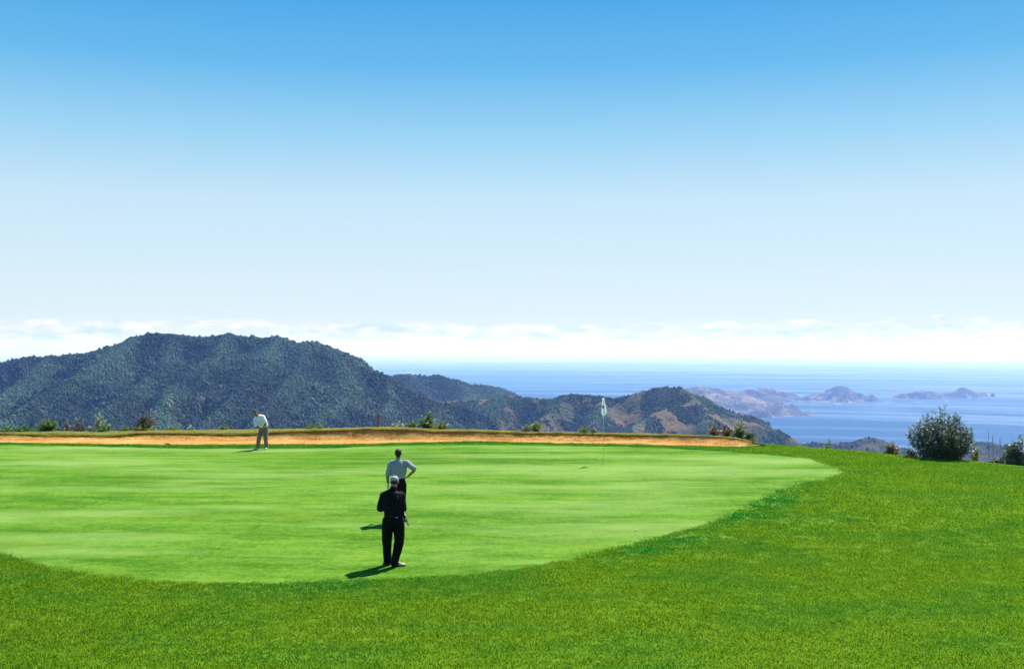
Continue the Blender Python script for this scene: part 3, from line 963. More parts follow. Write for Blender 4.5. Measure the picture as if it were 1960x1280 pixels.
# ------------------------------------------------------------------ plants along the crest
def tube(vs, fs, pts, rads, k=5):
    n0 = len(vs)
    for i, p_ in enumerate(pts):
        a = pts[min(i + 1, len(pts) - 1)] - pts[max(i - 1, 0)]
        a.normalize()
        s_ = a.orthogonal().normalized(); t_ = a.cross(s_)
        for j in range(k):
            an = j / k * 2 * math.pi
            vs.append(p_ + (s_ * math.cos(an) + t_ * math.sin(an)) * rads[i])
    for i in range(len(pts) - 1):
        for j in range(k):
            fs.append((n0 + i * k + j, n0 + i * k + (j + 1) % k, n0 + (i + 1) * k + (j + 1) % k, n0 + (i + 1) * k + j))
    fs.append(tuple(n0 + (len(pts) - 1) * k + j for j in range(k)))

def leaf(vs, fs, p_, dirv, L, wd, roll, fold=.25):
    d_ = dirv.normalized()
    s_ = d_.cross(Vector((0, 0, 1)))
    if s_.length < .1: s_ = Vector((1, 0, 0))
    s_.normalize()
    s_ = Matrix.Rotation(roll, 3, d_) @ s_
    n_ = d_.cross(s_)
    b = len(vs)
    vs += [p_, p_ + d_ * L * .45 + s_ * wd / 2 + n_ * wd * fold, p_ + d_ * L - Vector((0, 0, L * .12)), p_ + d_ * L * .45 - s_ * wd / 2 + n_ * wd * fold]
    fs += [(b, b + 1, b + 2), (b, b + 2, b + 3)]

bark = mat('shrub_bark', (.10, .07, .05), .9, .1, var=.3, vscale=20)
def ground_z(x, y):
    if x < XB:
        yl_ = interp(lipc, x); wb_ = min(1, (XB - x) / 3)
        return float(hz_of(turf_px, np.array([x]), np.array([yl_ + .45 * wb_]))[0]) - .05
    yc_ = interp(crest, x); o_ = max(0, y - yc_)
    return -.05 - max(0, o_ - 1.0) * .2

def shrub(label, px, base_py, hpx, wpx, m, off=.9, name='shrub', cat='bush', group=None, stems=9, twigs=8, leaves=8, leaf_len=.10, leaf_w=.036, shape=.6, up=.5,
          start=.15, seed=1, stem_r=.012, twig_len=.25, sink=0.0, base_y=None, lean=0.0, splay=.25):
    rg = random.Random(seed)
    if stems < 40: stems = int(stems * 1.5)
    leaf_len *= 1.15; leaf_w *= 1.25
    # position: on the crest at this bearing
    b = (px - PX0) / F
    d = 47.0
    for _ in range(6):
        x = b * d
        d = (interp(lipc, x) + .45 if x < XB else interp(crest, x) + .2) + off
    x = b * d
    z = ground_z(x, d)
    top = EYE - (base_py - hpx - PY0) / F * d
    H = top - z; Wd = wpx / F * d
    root = empty(name, (x, d, z - .03 - sink))
    tag(root, label, cat, group)
    sv_, sf, lv, lf = [], [], [], []
    for i in range(stems):
        a = i / stems * 2 * math.pi + rg.uniform(-.4, .4)
        rr_ = math.sqrt(rg.uniform(0.02, 1)) if stems > 1 else 0.05
        if i == 0: rr_ = .08
        hh = H * (1 - rr_ ** 2 * shape) * rg.uniform(.82, 1.0) if i else H
        ex, ey = math.cos(a) * rr_ * Wd / 2 * .95 + lean * Wd / 2, math.sin(a) * rr_ * Wd / 2 * .95
        c1 = Vector((ex * splay, ey * splay, hh * .45)); e_ = Vector((ex, ey, hh * .96))
        b0 = Vector((rg.uniform(-.05, .05) * Wd + ex * splay * .55 * (splay > .5), rg.uniform(-.05, .05) * Wd + ey * splay * .55 * (splay > .5), 0))
        pts = []
        for k in range(7):
            t_ = k / 6
            pts.append(b0 * (1 - t_) ** 2 + c1 * 2 * t_ * (1 - t_) + e_ * t_ * t_)
        tube(sv_, sf, pts, [stem_r * (1 - .8 * k / 6) for k in range(7)])
        for w_ in range(twigs):
            t_ = start + (1 - start) * (w_ + rg.random()) / twigs
            t_ = min(t_, .999)
            k = t_ * 6; i0 = int(k); q = pts[i0].lerp(pts[i0 + 1], k - i0)
            an = rg.uniform(0, 2 * math.pi)
            dv = Vector((math.cos(an), math.sin(an), rg.uniform(.1, 1.0) * up * 2)).normalized()
            if w_ == twigs - 1: dv = (pts[6] - pts[5]).normalized()
            tl = twig_len * rg.uniform(.5, 1.15) * (1.1 - .6 * t_)
            e2 = q + dv * tl
            tube(sv_, sf, [q, e2], [stem_r * .3, stem_r * .12], 3)
            for l_ in range(leaves):
                u_ = (l_ + rg.random()) / leaves
                base = q.lerp(e2, u_)
                la = rg.uniform(0, 2 * math.pi)
                side = dv.orthogonal().normalized(); side = Matrix.Rotation(la, 3, dv) @ side
                ld = dv * .6 + side * .9 + Vector((0, 0, rg.uniform(-.3, .4)))
                leaf(lv, lf, base, ld, leaf_len * rg.uniform(.6, 1.2), leaf_w * rg.uniform(.7, 1.2), rg.uniform(-.9, .9))
    add_mesh('stem', sv_, sf, bark, root)
    o = add_mesh('foliage', lv, lf, m, root)
    if len(lf) / 2 > 300: o['kind'] = 'stuff'
    return root

g_dark = leaf_mat('leaf_dark_glossy', (.022, .048, .018), (.10, .165, .085), trans=.28, rough=.40, spec=.6, per='geo')
g_fern = leaf_mat('leaf_bright_green', (.03, .085, .015), (.15, .30, .06), trans=.4, rough=.4, spec=.6, per='geo')
g_silver = leaf_mat('leaf_silvery', (.10, .15, .09), (.42, .48, .42), trans=.25, rough=.45, spec=.6, per='geo')
g_dry = leaf_mat('leaf_brown_dry', (.030, .026, .018), (.14, .105, .07), trans=.15, rough=.5, spec=.5, per='geo')
g_yel = leaf_mat('leaf_yellow_green', (.09, .13, .015), (.24, .29, .05), trans=.4, rough=.45, spec=.4, per='geo')
g_red = leaf_mat('leaf_red_tipped', (.05, .08, .02), (.30, .19, .09), trans=.3, rough=.4, spec=.6, per='geo')
g_mid = leaf_mat('leaf_mid_green', (.05, .10, .03), (.22, .31, .12), trans=.35, rough=.5, spec=.4, per='geo')
GR = 'bushes along the crest behind the bunker'
shrub('low ragged green bush at the left edge of the picture', 14, 827, 10, 36, g_fern, seed=3, stems=9, leaves=9, group=GR)
shrub('low spreading dark green bush left of the fern-like bush', 45, 826, 11, 44, g_fern, seed=4, stems=12, leaves=9, group=GR)
shrub('fresh green fern-like bush spreading widely near the left end of the bank', 92, 827, 24, 56, g_fern, seed=5, stems=20, twigs=9, leaves=12, leaf_len=.10, leaf_w=.028, shape=.75, group=GR)
shrub('thin reddish green sprig right of the fern-like bush', 128, 827, 21, 16, g_red, seed=6, stems=3, twigs=6, leaves=6, start=.4, group=GR)
shrub('slim dark twiggy plant beside the silvery sapling', 153, 827, 31, 22, g_dry, seed=7, stems=6, twigs=8, leaves=6, shape=.8, group=GR)
shrub('silvery leaved sapling with pale shining leaves', 190, 827, 38, 40, g_silver, name='sapling', cat='sapling', seed=8, stems=7, twigs=8, leaves=9, leaf_len=.10, leaf_w=.045, shape=.85)
shrub('low green growth at the foot of the silvery sapling', 200, 827, 14, 50, g_fern, seed=9, stems=9, leaves=8, off=.7, group=GR)
shrub('small green tuft between the sapling and the brown bush', 239, 826, 9, 16, g_fern, seed=10, stems=6, twigs=5, leaves=6, group=GR)
shrub('brown half dry pointed bush behind the bank', 278, 825, 38, 50, g_dry, seed=11, stems=22, twigs=9, leaves=9, leaf_len=.11, leaf_w=.02, shape=.8, up=1.0)
shrub('yellow green growth round the foot of the brown bush', 276, 826, 13, 56, g_yel, seed=12, stems=12, twigs=5, leaves=8, leaf_len=.09, off=.6, group=GR)
shrub('tiny yellow green tuft right of the brown bush', 332, 825, 8, 18, g_yel, seed=13, stems=5, twigs=4, leaves=6, group=GR)
shrub('tiny pale tuft left of the bending golfer', 366, 824, 7, 14, g_silver, seed=14, stems=4, twigs=4, leaves=5, group=GR)
shrub('small pale green plant halfway between the brown bush and the golfer', 428, 824, 10, 22, g_mid, seed=15, stems=5, twigs=5, leaves=6, group=GR)
shrub('low yellow green plant just right of the bending golfer', 594, 821, 11, 22, g_yel, seed=16, stems=5, twigs=5, leaves=6, group=GR)
shrub('very low yellow green tuft left of the red stake', 612, 821, 6, 22, g_yel, seed=17, stems=6, twigs=4, leaves=6, group=GR)
shrub('small pale leaved plant right of the red stake', 762, 819, 12, 24, g_silver, seed=18, stems=5, twigs=5, leaves=5, group=GR)
shrub('low leafy plant at the left foot of the young leafy tree', 790, 819, 11, 26, g_mid, seed=19, stems=7, twigs=5, leaves=6, leaf_len=.12, leaf_w=.05, group=GR)
shrub('young pointed tree with broad pale green leaves behind the bank', 819, 820, 37, 36, g_mid, name='young_tree', cat='young tree', seed=20, stems=9, twigs=8, leaves=6, leaf_len=.17, leaf_w=.065, shape=.95, up=.9)
shrub('yellow green plant at the right foot of the young leafy tree', 844, 821, 14, 30, g_yel, seed=21, stems=8, twigs=5, leaves=6, leaf_len=.11, leaf_w=.04, group=GR)
shrub('thin dry sprig with an orange tip right of the young tree', 852, 821, 17, 18, g_red, seed=22, stems=3, twigs=4, leaves=4, start=.5, group=GR)
shrub('spiky yellow green bush behind the middle of the bank', 1026, 827, 19, 34, g_yel, seed=23, stems=12, twigs=6, leaves=8, leaf_len=.13, leaf_w=.022, shape=.5, up=1.0, group=GR)
shrub('low spiky green plant left of the spiky bush', 1008, 826, 13, 18, g_mid, seed=24, stems=6, twigs=5, leaves=6, leaf_len=.12, leaf_w=.02, group=GR)
shrub('low green tuft left of the flagstick', 1117, 829, 10, 18, g_yel, seed=25, stems=6, twigs=4, leaves=7, group=GR)
shrub('low dry tuft nearest the flagstick', 1138, 829, 9, 20, g_red, seed=26, stems=5, twigs=4, leaves=6, group=GR)
shrub('red tipped bush left of the upright red stake', 1366, 834, 22, 30, g_red, seed=27, stems=10, twigs=7, leaves=8, leaf_len=.09, leaf_w=.035, shape=.7, group=GR)
shrub('red tipped bush right behind the upright red stake', 1393, 836, 18, 30, g_red, seed=28, stems=9, twigs=7, leaves=8, leaf_len=.09, leaf_w=.035, shape=.6, group=GR)
shrub('taller reddish green bush at the right end of the bank', 1418, 839, 36, 34, g_mid, seed=29, stems=12, twigs=9, leaves=9, leaf_len=.10, leaf_w=.035, shape=.9, group=GR)
shrub('low dark green bush trailing off the right end of the bank', 1436, 842, 16, 30, g_dark, seed=30, stems=9, twigs=6, leaves=8, group=GR)
shrub('dry grass stalks beside the rake', 1441, 847, 6, 10, g_yel, name='grass_tuft', cat='grass tuft', seed=31, stems=8, twigs=3, leaves=4, off=-.7, leaf_len=.12, leaf_w=.012, up=1.2)
shrub('thin sparse green plant on the slope between ridge and low hill', 1586, 859, 17, 18, g_fern, seed=32, stems=3, twigs=5, leaves=5, start=.3, group=GR)
shrub('small bush with reddish leaves left of the big rounded bush', 1706, 870, 26, 34, g_red, seed=33, stems=14, twigs=8, leaves=8, leaf_len=.075, leaf_w=.035, shape=.75)
shrub('big rounded dark bush with narrow glossy leaves on the right crest', 1803, 878, 98, 122, g_dark, name='large_bush', seed=34, stems=70, twigs=16, leaves=13, leaf_len=.10, leaf_w=.026, shape=.48, start=.04, stem_r=.016, twig_len=.46, up=.35, splay=.95)
shrub('ragged yellow green shoots at the right side of the big bush', 1868, 884, 30, 34, g_yel, seed=35, stems=5, twigs=6, leaves=7, start=.3, group=GR)
shrub('low dry growth at the left foot of the big bush', 1742, 873, 9, 26, g_dry, seed=36, stems=6, twigs=5, leaves=7, group=GR)
shrub('dark bush with pale shining leaves at the right edge of the picture', 1948, 893, 58, 72, g_dark, name='large_bush', seed=37, stems=26, twigs=12, leaves=12, leaf_len=.10, leaf_w=.034, shape=.8, start=.05, twig_len=.36, splay=.9)
shrub('low brown growth at the foot of the right edge bush', 1908, 889, 10, 30, g_dry, seed=38, stems=8, twigs=5, leaves=7, group=GR)

# dry flower stalks standing against the sea
stalk_m = mat('dry_stalk', (.13, .10, .08), .9)
for (px, tpy, boty, lab) in ((1892, 826, 888, 'tallest dry flower stalk, left of three by the right edge bush'), (1900, 832, 888, 'middle dry flower stalk of three by the right edge bush'),
                            (1914, 839, 890, 'shortest dry flower stalk, right of three by the right edge bush')):
    b = (px - PX0) / F; d = 40
    for _ in range(5): d = interp(crest, b * d) + 1.4
    zb = ground_z(b * d, d) - .05
    zt_ = EYE - (tpy - PY0) / F * d
    o = empty('flower_stalk', (b * d, d, zb)); tag(o, lab, 'stalk', 'dry flower stalks by the right edge bush')
    vs, fs = [], []
    H = zt_ - zb
    tube(vs, fs, [Vector((0, 0, 0)), Vector((.02, 0, H * .5)), Vector((0, 0, H))], [.008, .006, .003], 5)
    add_mesh('stem', vs, fs, stalk_m, o)
    vs, fs = [], []
    rg = random.Random(px)
    for k in range(40):
        u_ = rg.random(); zc = H * (.74 + .26 * u_)
        leaf(vs, fs, Vector((0, 0, zc)), Vector((rg.uniform(-1, 1), rg.uniform(-1, 1), .6)), .05 * (1.1 - u_ * .6), .016, rg.uniform(-1, 1))
    add_mesh('flower_head', vs, fs, stalk_m, o)

# ------------------------------------------------------------------ course furniture
red_m = mat('red_stake_paint', (.33, .025, .03), .6, .3, var=.25, vscale=12)
def stake(label, px0, py0, px1, py1, off):
    b = (px0 - PX0) / F; d = 47
    for _ in range(5): d = interp(lipc, b * d) + off
    zb = EYE - (py0 - PY0) / F * d
    zb = min(zb, ground_z(b * d, d))
    bx = b * d
    tip = Vector(((px1 - PX0) / F * d - bx, .0, EYE - (py1 - PY0) / F * d - zb))
    r_ = .034
    vs, fs = [], []
    ax = tip.normalized(); s_ = Vector((0, 1, 0)); t_ = ax.cross(s_).normalized()
    for k, (u_, q) in enumerate(((0, .8), (.9, 1.0), (.905, 1.08), (.96, .95), (1.0, .35))):
        for (a, b2) in ((-1, -1), (1, -1), (1, 1), (-1, 1)):
            vs.append(tip * u_ + (t_ * a + s_ * b2) * r_ * q)
    for k in range(4):
        for j in range(4): fs.append((k * 4 + j, k * 4 + (j + 1) % 4, k * 4 + 4 + (j + 1) % 4, k * 4 + 4 + j))
    fs.append((16, 17, 18, 19)); fs.append((3, 2, 1, 0))
    o = add_mesh('marker_stake', vs, fs, red_m); o.location = (bx, d, zb - .04)
    tag(o, label, 'stake', 'red hazard stakes behind the bunker')
stake('red stake leaning to the right on top of the bank, alone', 722, 818, 726, 789, .75)
stake('dark red upright stake standing among the red tipped bushes', 1384, 834, 1387, 812, .75)

# flagstick
white = mat('white_paint', (.78, .78, .76), .4, .4)
cloth_w = leaf_mat('flag_cloth', (.84, .85, .90), (.88, .89, .92), trans=.5, rough=.8, spec=.1, thru=(1, 1, 1))
dark_ink = mat('flag_ink', (.02, .03, .06), .8)
fd = HD / (888 - PY0); fxx = (1155 - PX0) / F * fd
fz = float(gz(fxx, fd)) + .012
root = empty('flagstick', (fxx, fd, fz)); tag(root, 'thin white flagstick with a limp white flag standing in the hole', 'flagstick')
FH = (888 - 762) / F * fd
vs, fs = [], []
tube(vs, fs, [Vector((0, 0, -.1)), Vector((0, 0, 1.2)), Vector((-.004, 0, FH))], [.009, .008, .007], 10)
add_mesh('pole', vs, fs, mat('pole_paint', (.50, .52, .48), .35, .5), root, smooth=True)
# hanging cloth: outline from the way it droops, folded in depth
outl = [(0, -2.6, 1.6), (.12, -2.7, 2.2), (.3, -2.9, 3.6), (.5, -3.1, 4.9), (.7, -3.4, 6.2), (.8, -3.6, 6.6), (.88, -3.0, 5.0), (.94, -1.8, 3.2), (1.0, -.4, 1.2)]
vs = []; NC = 15
for (u_, xl, xr) in outl:
    for j in range(NC):
        s_ = j / (NC - 1)
        xx = (xl + (xr - xl) * s_) / F * fd
        yy = .05 * math.sin(s_ * 9 + u_ * 1.5) * min(1, u_ * 2 + .25)
        vs.append((xx, yy - .012, FH - .01 - u_ * (35 / F * fd)))
fl = add_mesh('flag', vs, grid_faces(len(outl), NC), cloth_w, root, smooth=True)
md = fl.modifiers.new('thick', 'SOLIDIFY'); md.thickness = .003
vs = []
for k in range(12):
    an = k / 12 * 2 * math.pi
    vs.append((-.022 + .030 * math.cos(an), -.078 + .01 * math.cos(an), FH - .33 + .062 * math.sin(an)))
em = add_mesh('emblem', vs, [tuple(range(12))], dark_ink, fl)
md = em.modifiers.new('thick', 'SOLIDIFY'); md.thickness = .004
# cup: turf is not pierced, a flat black disc paints the hole's shade
vs, fs = [], []
for k in range(24):
    an = k / 24 * 2 * math.pi
    for r_, z_ in ((.057, .004), (.053, .004), (.052, .0035)):
        vs.append((r_ * math.cos(an), r_ * math.sin(an), z_))
for k in range(24):
    a, b = k * 3, (k + 1) % 24 * 3
    fs += [(a, b, b + 1, a + 1)]
hroot = empty('golf_hole', (fxx, fd, fz)); tag(hroot, 'small dark hole with a pale rim at the foot of the flagstick', 'hole')
add_mesh('rim', vs, fs, white, hroot)
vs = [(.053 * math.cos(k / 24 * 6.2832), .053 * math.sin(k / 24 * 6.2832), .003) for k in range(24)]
add_mesh('cup', vs, [tuple(range(24))], mat('cup_shade', (.01, .01, .01), .9), hroot)

def ball(px, py, label):
    d = HD / (py - PY0); x = (px - PX0) / F * d
    bm = bmesh.new(); bmesh.ops.create_icosphere(bm, subdivisions=3, radius=.0213)
    me = bpy.data.meshes.new('golf_ball'); bm.to_mesh(me); bm.free()
    me.polygons.foreach_set('use_smooth', [True] * len(me.polygons))
    bmat = mat('ball_white', (.82, .82, .80), .3, .5, bump=.6, bscale=260)
    me.materials.append(bmat)
    o = bpy.data.objects.new('golf_ball', me); COL.objects.link(o)
    o.location = (x, d, float(gz(x, d)) + .012 + .0205)
    tag(o, label, 'golf ball')
ball(1217, 1015, 'white golf ball lying near the front right edge of the green')

# rakes
wood = mat('rake_handle_wood', (.42, .33, .18), .7, .2, var=.2, vscale=10); dark_pl = mat('rake_head_dark', (.02, .02, .02), .6)
def rake(label, p0, p1, headw):
    """p0 free end of the handle, p1 head (world points)"""
    root = empty('bunker_rake', p0); tag(root, label, 'rake', 'rakes by the bunker')
    v_ = p1 - p0
    vs, fs = [], []
    tube(vs, fs, [Vector((0, 0, 0)), v_], [.016, .016], 8); add_mesh('handle', vs, fs, wood, root, smooth=True)
    ax = v_.normalized(); s_ = ax.cross(Vector((0, 0, 1))).normalized(); up_ = Vector((0, 0, 1))
    def box(c, hx, hy, hz, vs, fs):
        b = len(vs)
        for k in (-1, 1):
            for i, j in ((-1, -1), (1, -1), (1, 1), (-1, 1)):
                vs.append(c + ax * hx * i + s_ * hy * j + up_ * hz * k)
        fs += [(b, b + 3, b + 2, b + 1), (b + 4, b + 5, b + 6, b + 7)] + [(b + i, b + (i + 1) % 4, b + 4 + (i + 1) % 4, b + 4 + i) for i in range(4)]
    vs, fs = [], []
    box(v_ + Vector((0, 0, .03)), .022, headw / 2, .022, vs, fs)
    hd = add_mesh('head', vs, fs, dark_pl, root)
    n = 9
    tm = None
    for k in range(n):
        vs, fs = [], []
        c = s_ * (k / (n - 1) - .5) * headw * .95
        box(Vector((0, 0, 0)), .008, .008, .05, vs, fs)
        if tm is None:
            o = add_mesh('tooth', vs, fs, dark_pl, hd); tm = o.data
        else:
            o = bpy.data.objects.new('tooth', tm); COL.objects.link(o); o.parent = hd
        o.location = v_ + c + Vector((0, 0, -.04))
    return root
def gp(px, py, z=0): x, y = flat(px, py, z); return Vector((x, y, z))
rake('bunker rake lying along the right tip of the sand, dark head to the right', gp(1408, 855.2, .03), gp(1455, 851.3, .05), .55)
rake('bunker rake lying foreshortened at the left near edge of the sand', gp(303, 851.0, .03), gp(320, 850.4, .0), .28)

# surf where the waves meet the far rocks
foam = mat('surf_white', (.8, .82, .84), .7)
vs, fs = [], []
rg = random.Random(4)
for (px, py, w_) in ((1381, 797.5, 4), (1480, 797.5, 5), (1764, 769.5, 4), (1757, 770, 8), (1856, 762.5, 10), (1812, 767, 8), (1700, 769.5, 10), (1604, 773.5, 12)):
    d = 9000
    for _ in range(8): d = (EYE - sea_z(math.hypot(d, (px - PX0) / F * d))) * F / (py - PY0)
    x = (px - PX0) / F * d; b = len(vs); n = 22
    for k in range(n):
        an = k / n * 2 * math.pi; rr_ = 1 + .5 * rg.uniform(-1, 1)
        vs.append((x + math.cos(an) * w_ / 2 / F * d * rr_, d + math.sin(an) * 16 * rr_, sea_z(math.hypot(x, d)) + 1.5))
    fs.append(tuple(range(b, b + n)))
o = add_mesh('surf', vs, fs, foam); tag(o, 'thin white surf at the foot of the far capes and islands', kind='stuff')
# ------------------------------------------------------------------ people
def V3(*a): return Vector(a)

class Blob:
    def __init__(self): self.bm = bmesh.new()
    def ring_loft(self, rings, k=20, power=2.3):
        """rings: (centre, lateral vector, rx, ry, axis) - elliptical sections, capped"""
        bm = self.bm; prev = None; first = None
        for (c, lat, rx, ry, ax) in rings:
            ax = ax.normalized(); lat = (lat - ax * lat.dot(ax)).normalized(); fw = ax.cross(lat)
            vs = []
            for j in range(k):
                an = j / k * 2 * math.pi; ca, sa = math.cos(an), math.sin(an)
                ex = math.copysign(abs(ca) ** (2 / power), ca); ey = math.copysign(abs(sa) ** (2 / power), sa)
                vs.append(bm.verts.new(c + lat * rx * ex + fw * ry * ey))
            if prev:
                for j in range(k): bm.faces.new((prev[j], prev[(j + 1) % k], vs[(j + 1) % k], vs[j]))
            else: first = vs
            prev = vs
        bm.faces.new(list(reversed(first))); bm.faces.new(prev)
        return self
    def limb(self, pts, rads, k=14, flat=1.0, lat=None):
        rings = []
        # densify so bends are round
        P_, R_ = [], []
        n = len(pts)
        for i in range(n - 1):
            for s in range(6):
                t = s / 6
                p0, p1, p2, p3 = pts[max(i - 1, 0)], pts[i], pts[i + 1], pts[min(i + 2, n - 1)]
                q = .5 * ((2 * p1) + (p2 - p0) * t + (2 * p0 - 5 * p1 + 4 * p2 - p3) * t * t + (3 * p1 - p0 - 3 * p2 + p3) * t ** 3)
                P_.append(p1.lerp(p2, t).lerp(q, .55)); R_.append(rads[i] + (rads[i + 1] - rads[i]) * t)
        P_.append(pts[-1]); R_.append(rads[-1])
        lv = lat or V3(1, .01, 0)
        for i, (p, r) in enumerate(zip(P_, R_)):
            ax = P_[min(i + 1, len(P_) - 1)] - P_[max(i - 1, 0)]
            l_ = lv if abs(ax.normalized().dot(lv.normalized())) < .9 else V3(0, 1, 0)
            rings.append((p, l_, r, r * flat, ax))
        self.ring_loft(rings, k, 2.0)
        self.ball(P_[0], R_[0] * .99); self.ball(P_[-1], R_[-1] * .99)
        return self
    def ball(self, c, r, scale=(1, 1, 1), rot=None):
        m = Matrix.Translation(c)
        if rot is not None: m = m @ rot.to_4x4()
        m = m @ Matrix.Diagonal((scale[0], scale[1], scale[2], 1))
        bmesh.ops.create_icosphere(self.bm, subdivisions=3, radius=r, matrix=m)
        return self
    def done(self, name, m, parent, voxel=.008, smooth=3, disp=0.0, dscale=6.0, seed=0, split=None):
        bmesh.ops.recalc_face_normals(self.bm, faces=self.bm.faces)
        me = bpy.data.meshes.new(name); self.bm.to_mesh(me); self.bm.free()
        o = bpy.data.objects.new(name, me); COL.objects.link(o)
        md = o.modifiers.new('r', 'REMESH'); md.mode = 'VOXEL'; md.voxel_size = voxel
        if smooth:
            ms = o.modifiers.new('s', 'SMOOTH'); ms.factor = .5; ms.iterations = smooth
        dg = bpy.context.evaluated_depsgraph_get()
        me2 = bpy.data.meshes.new_from_object(o.evaluated_get(dg), depsgraph=dg)
        o.modifiers.clear(); o.data = me2; me2.name = name
        bpy.data.meshes.remove(me)
        n = len(me2.vertices)
        if disp:
            co = np.empty(n * 3, np.float32); me2.vertices.foreach_get('co', co); co = co.reshape(-1, 3)
            no = np.empty(n * 3, np.float32); me2.vertices.foreach_get('normal', no); no = no.reshape(-1, 3)
            amp = np.array([noise.noise(Vector((c[0] * dscale + seed, c[1] * dscale, c[2] * dscale * .45))) + .5 * noise.noise(Vector((c[0] * dscale * 2.6 + c[2] * 5, c[1] * dscale * 2, c[2] * dscale * 1.2 + seed))) for c in co])
            co += no * (amp * disp)[:, None]
            me2.vertices.foreach_set('co', co.ravel())
        me2.polygons.foreach_set('use_smooth', np.ones(len(me2.polygons), dtype=bool))
        me2.materials.clear(); me2.materials.append(m)
        if split:
            me2.materials.append(split[1])
            mi = np.array([1 if split[0](p.center) else 0 for p in me2.polygons], dtype=np.int32)
            me2.polygons.foreach_set('material_index', mi)
        o.parent = parent
        me2.update()
        return o

skin_m = mat('skin', (.34, .17, .10), .55, .35, var=.08, vscale=9)
skin2_m = mat('skin_tanned', (.26, .12, .07), .55, .35, var=.08, vscale=9)
skin3_m = mat('skin_ruddy', (.42, .17, .11), .55, .35, var=.1, vscale=12)
hair_m = mat('dark_hair', (.008, .006, .005), .6, .4, var=.3, vscale=60, bump=.6, bscale=150)
black_c = mat('black_cotton', (.006, .007, .009), .85, .15, var=.3, vscale=12)
black_t = mat('black_trouser_cloth', (.004, .004, .005), .8, .15, var=.3, vscale=10)
teal_c = mat('dark_teal_trim', (.015, .05, .06), .7, .3)
grey_s = mat('pale_grey_shirt_cotton', (.27, .275, .31), .85, .15, var=.06, vscale=5, bump=.3, bscale=90)
white_s = mat('white_shirt_cotton', (.72, .68, .80), .85, .15, var=.05, vscale=5, bump=.3, bscale=90)
grey_t = mat('grey_brown_trouser_cloth', (.19, .145, .135), .85, .15, var=.3, vscale=7, bump=.4, bscale=50)
shoe_w = mat('white_shoe_leather', (.5, .49, .46), .45, .4)
shoe_b = mat('brown_shoe_leather', (.10, .045, .03), .4, .5)
shoe_t = mat('tan_shoe_leather', (.34, .22, .14), .4, .5)
sole_m = mat('shoe_sole', (.05, .04, .035), .8)
cap_m = mat('pale_cap_cloth', (.33, .31, .34), .8, .15, var=.1, vscale=20)
glove_m = mat('white_golf_glove', (.5, .52, .56), .6, .3)
belt_m = mat('belt_leather', (.008, .007, .007), .7, .15); metal_m = mat('bright_metal', (.6, .6, .6), .25, .5, metallic=1.0)
shaft_m = mat('steel_shaft', (.22, .22, .23), .45, .5, metallic=.6)
grip_m = mat('putter_grip_rubber', (.012, .012, .012), .6)

def hand(b, wrist, dirv, palm_n, thumb_side, curl=.6, s=1.0):
    """palm, four unequal bent fingers and a thumb grown out of the wrist"""
    d = dirv.normalized(); n = (palm_n - d * palm_n.dot(d)).normalized(); w_ = d.cross(n) * thumb_side
    pc = wrist + d * .05 * s
    rings = [(wrist - d * .01, w_, .026 * s, .021 * s, d), (wrist + d * .03 * s, w_, .036 * s, .016 * s, d), (wrist + d * .085 * s, w_, .041 * s, .014 * s, d), (wrist + d * .095 * s, w_, .036 * s, .012 * s, d)]
    b.ring_loft(rings, 14)
    for i, ln in enumerate((.070, .078, .072, .056)):
        root = wrist + d * .088 * s + w_ * (.029 - i * .019) * s
        p = [root - d * .02 * s, root]; dd = d.copy()
        for j, f in enumerate((.45, .32, .23)):
            dd = (dd + n * curl * (.5 + .35 * j)).normalized()
            p.append(p[-1] + dd * ln * f * s)
        b.limb(p, [.009 * s, .0095 * s, .0088 * s, .008 * s, .0068 * s], 8)
    r0 = wrist + d * .028 * s + w_ * .028 * s
    td = (d * .75 + w_ * .65 + n * .25).normalized()
    t2 = (d * .9 + n * .5 * curl + w_ * .15).normalized()
    b.limb([r0 - td * .015, r0 + td * .034 * s, r0 + td * .034 * s + t2 * .034 * s, r0 + td * .034 * s + t2 * .058 * s], [.012 * s, .0115 * s, .0098 * s, .0078 * s], 8)

def head(b, c, face, up, hs=1.0):
    """skull, jaw, nose, ears, brow and chin; c is the middle of the head"""
    f = face.normalized(); u = (up - f * up.dot(f)).normalized(); s = f.cross(u)
    R3 = Matrix((s, f, u)).transposed()
    b.ball(c + u * .03 * hs - f * .008, .088 * hs, (.86, 1.08, .96), R3)
    b.ball(c - u * .045 * hs + f * .02, .066 * hs, (.86, .98, 1.05), R3)
    b.ball(c - u * .098 * hs + f * .058, .024 * hs, (1.2, .9, .8), R3)
    b.ring_loft([(c + f * .080 * hs + u * .022 * hs, s, .008, .010, -u), (c + f * .098 * hs - u * .012 * hs, s, .014, .014, -u), (c + f * .095 * hs - u * .024 * hs, s, .017, .012, -u)], 8)
    b.ball(c + f * .084 * hs + u * .034 * hs, .012, (3.2, .9, .8), R3)      # brow
    b.ball(c + f * .084 * hs - u * .058 * hs, .010, (2.2, .9, .6), R3)      # lips
    for sg in (-1, 1):
        b.ball(c + s * sg * .079 * hs - u * .004 * hs - f * .012, .026 * hs, (.35, .75, 1.25), R3)
    return s, f, u, R3

def eyes(parent, c, s, f, u, hs=1.0):
    for sg in (-1, 1):
        bm = bmesh.new(); bmesh.ops.create_icosphere(bm, subdivisions=2, radius=.011 * hs)
        me = bpy.data.meshes.new('eye'); bm.to_mesh(me); bm.free(); me.materials.append(belt_m)
        o = bpy.data.objects.new('eye', me); COL.objects.link(o); o.parent = parent
        o.location = c + s * sg * .031 * hs + f * .080 * hs + u * .012 * hs

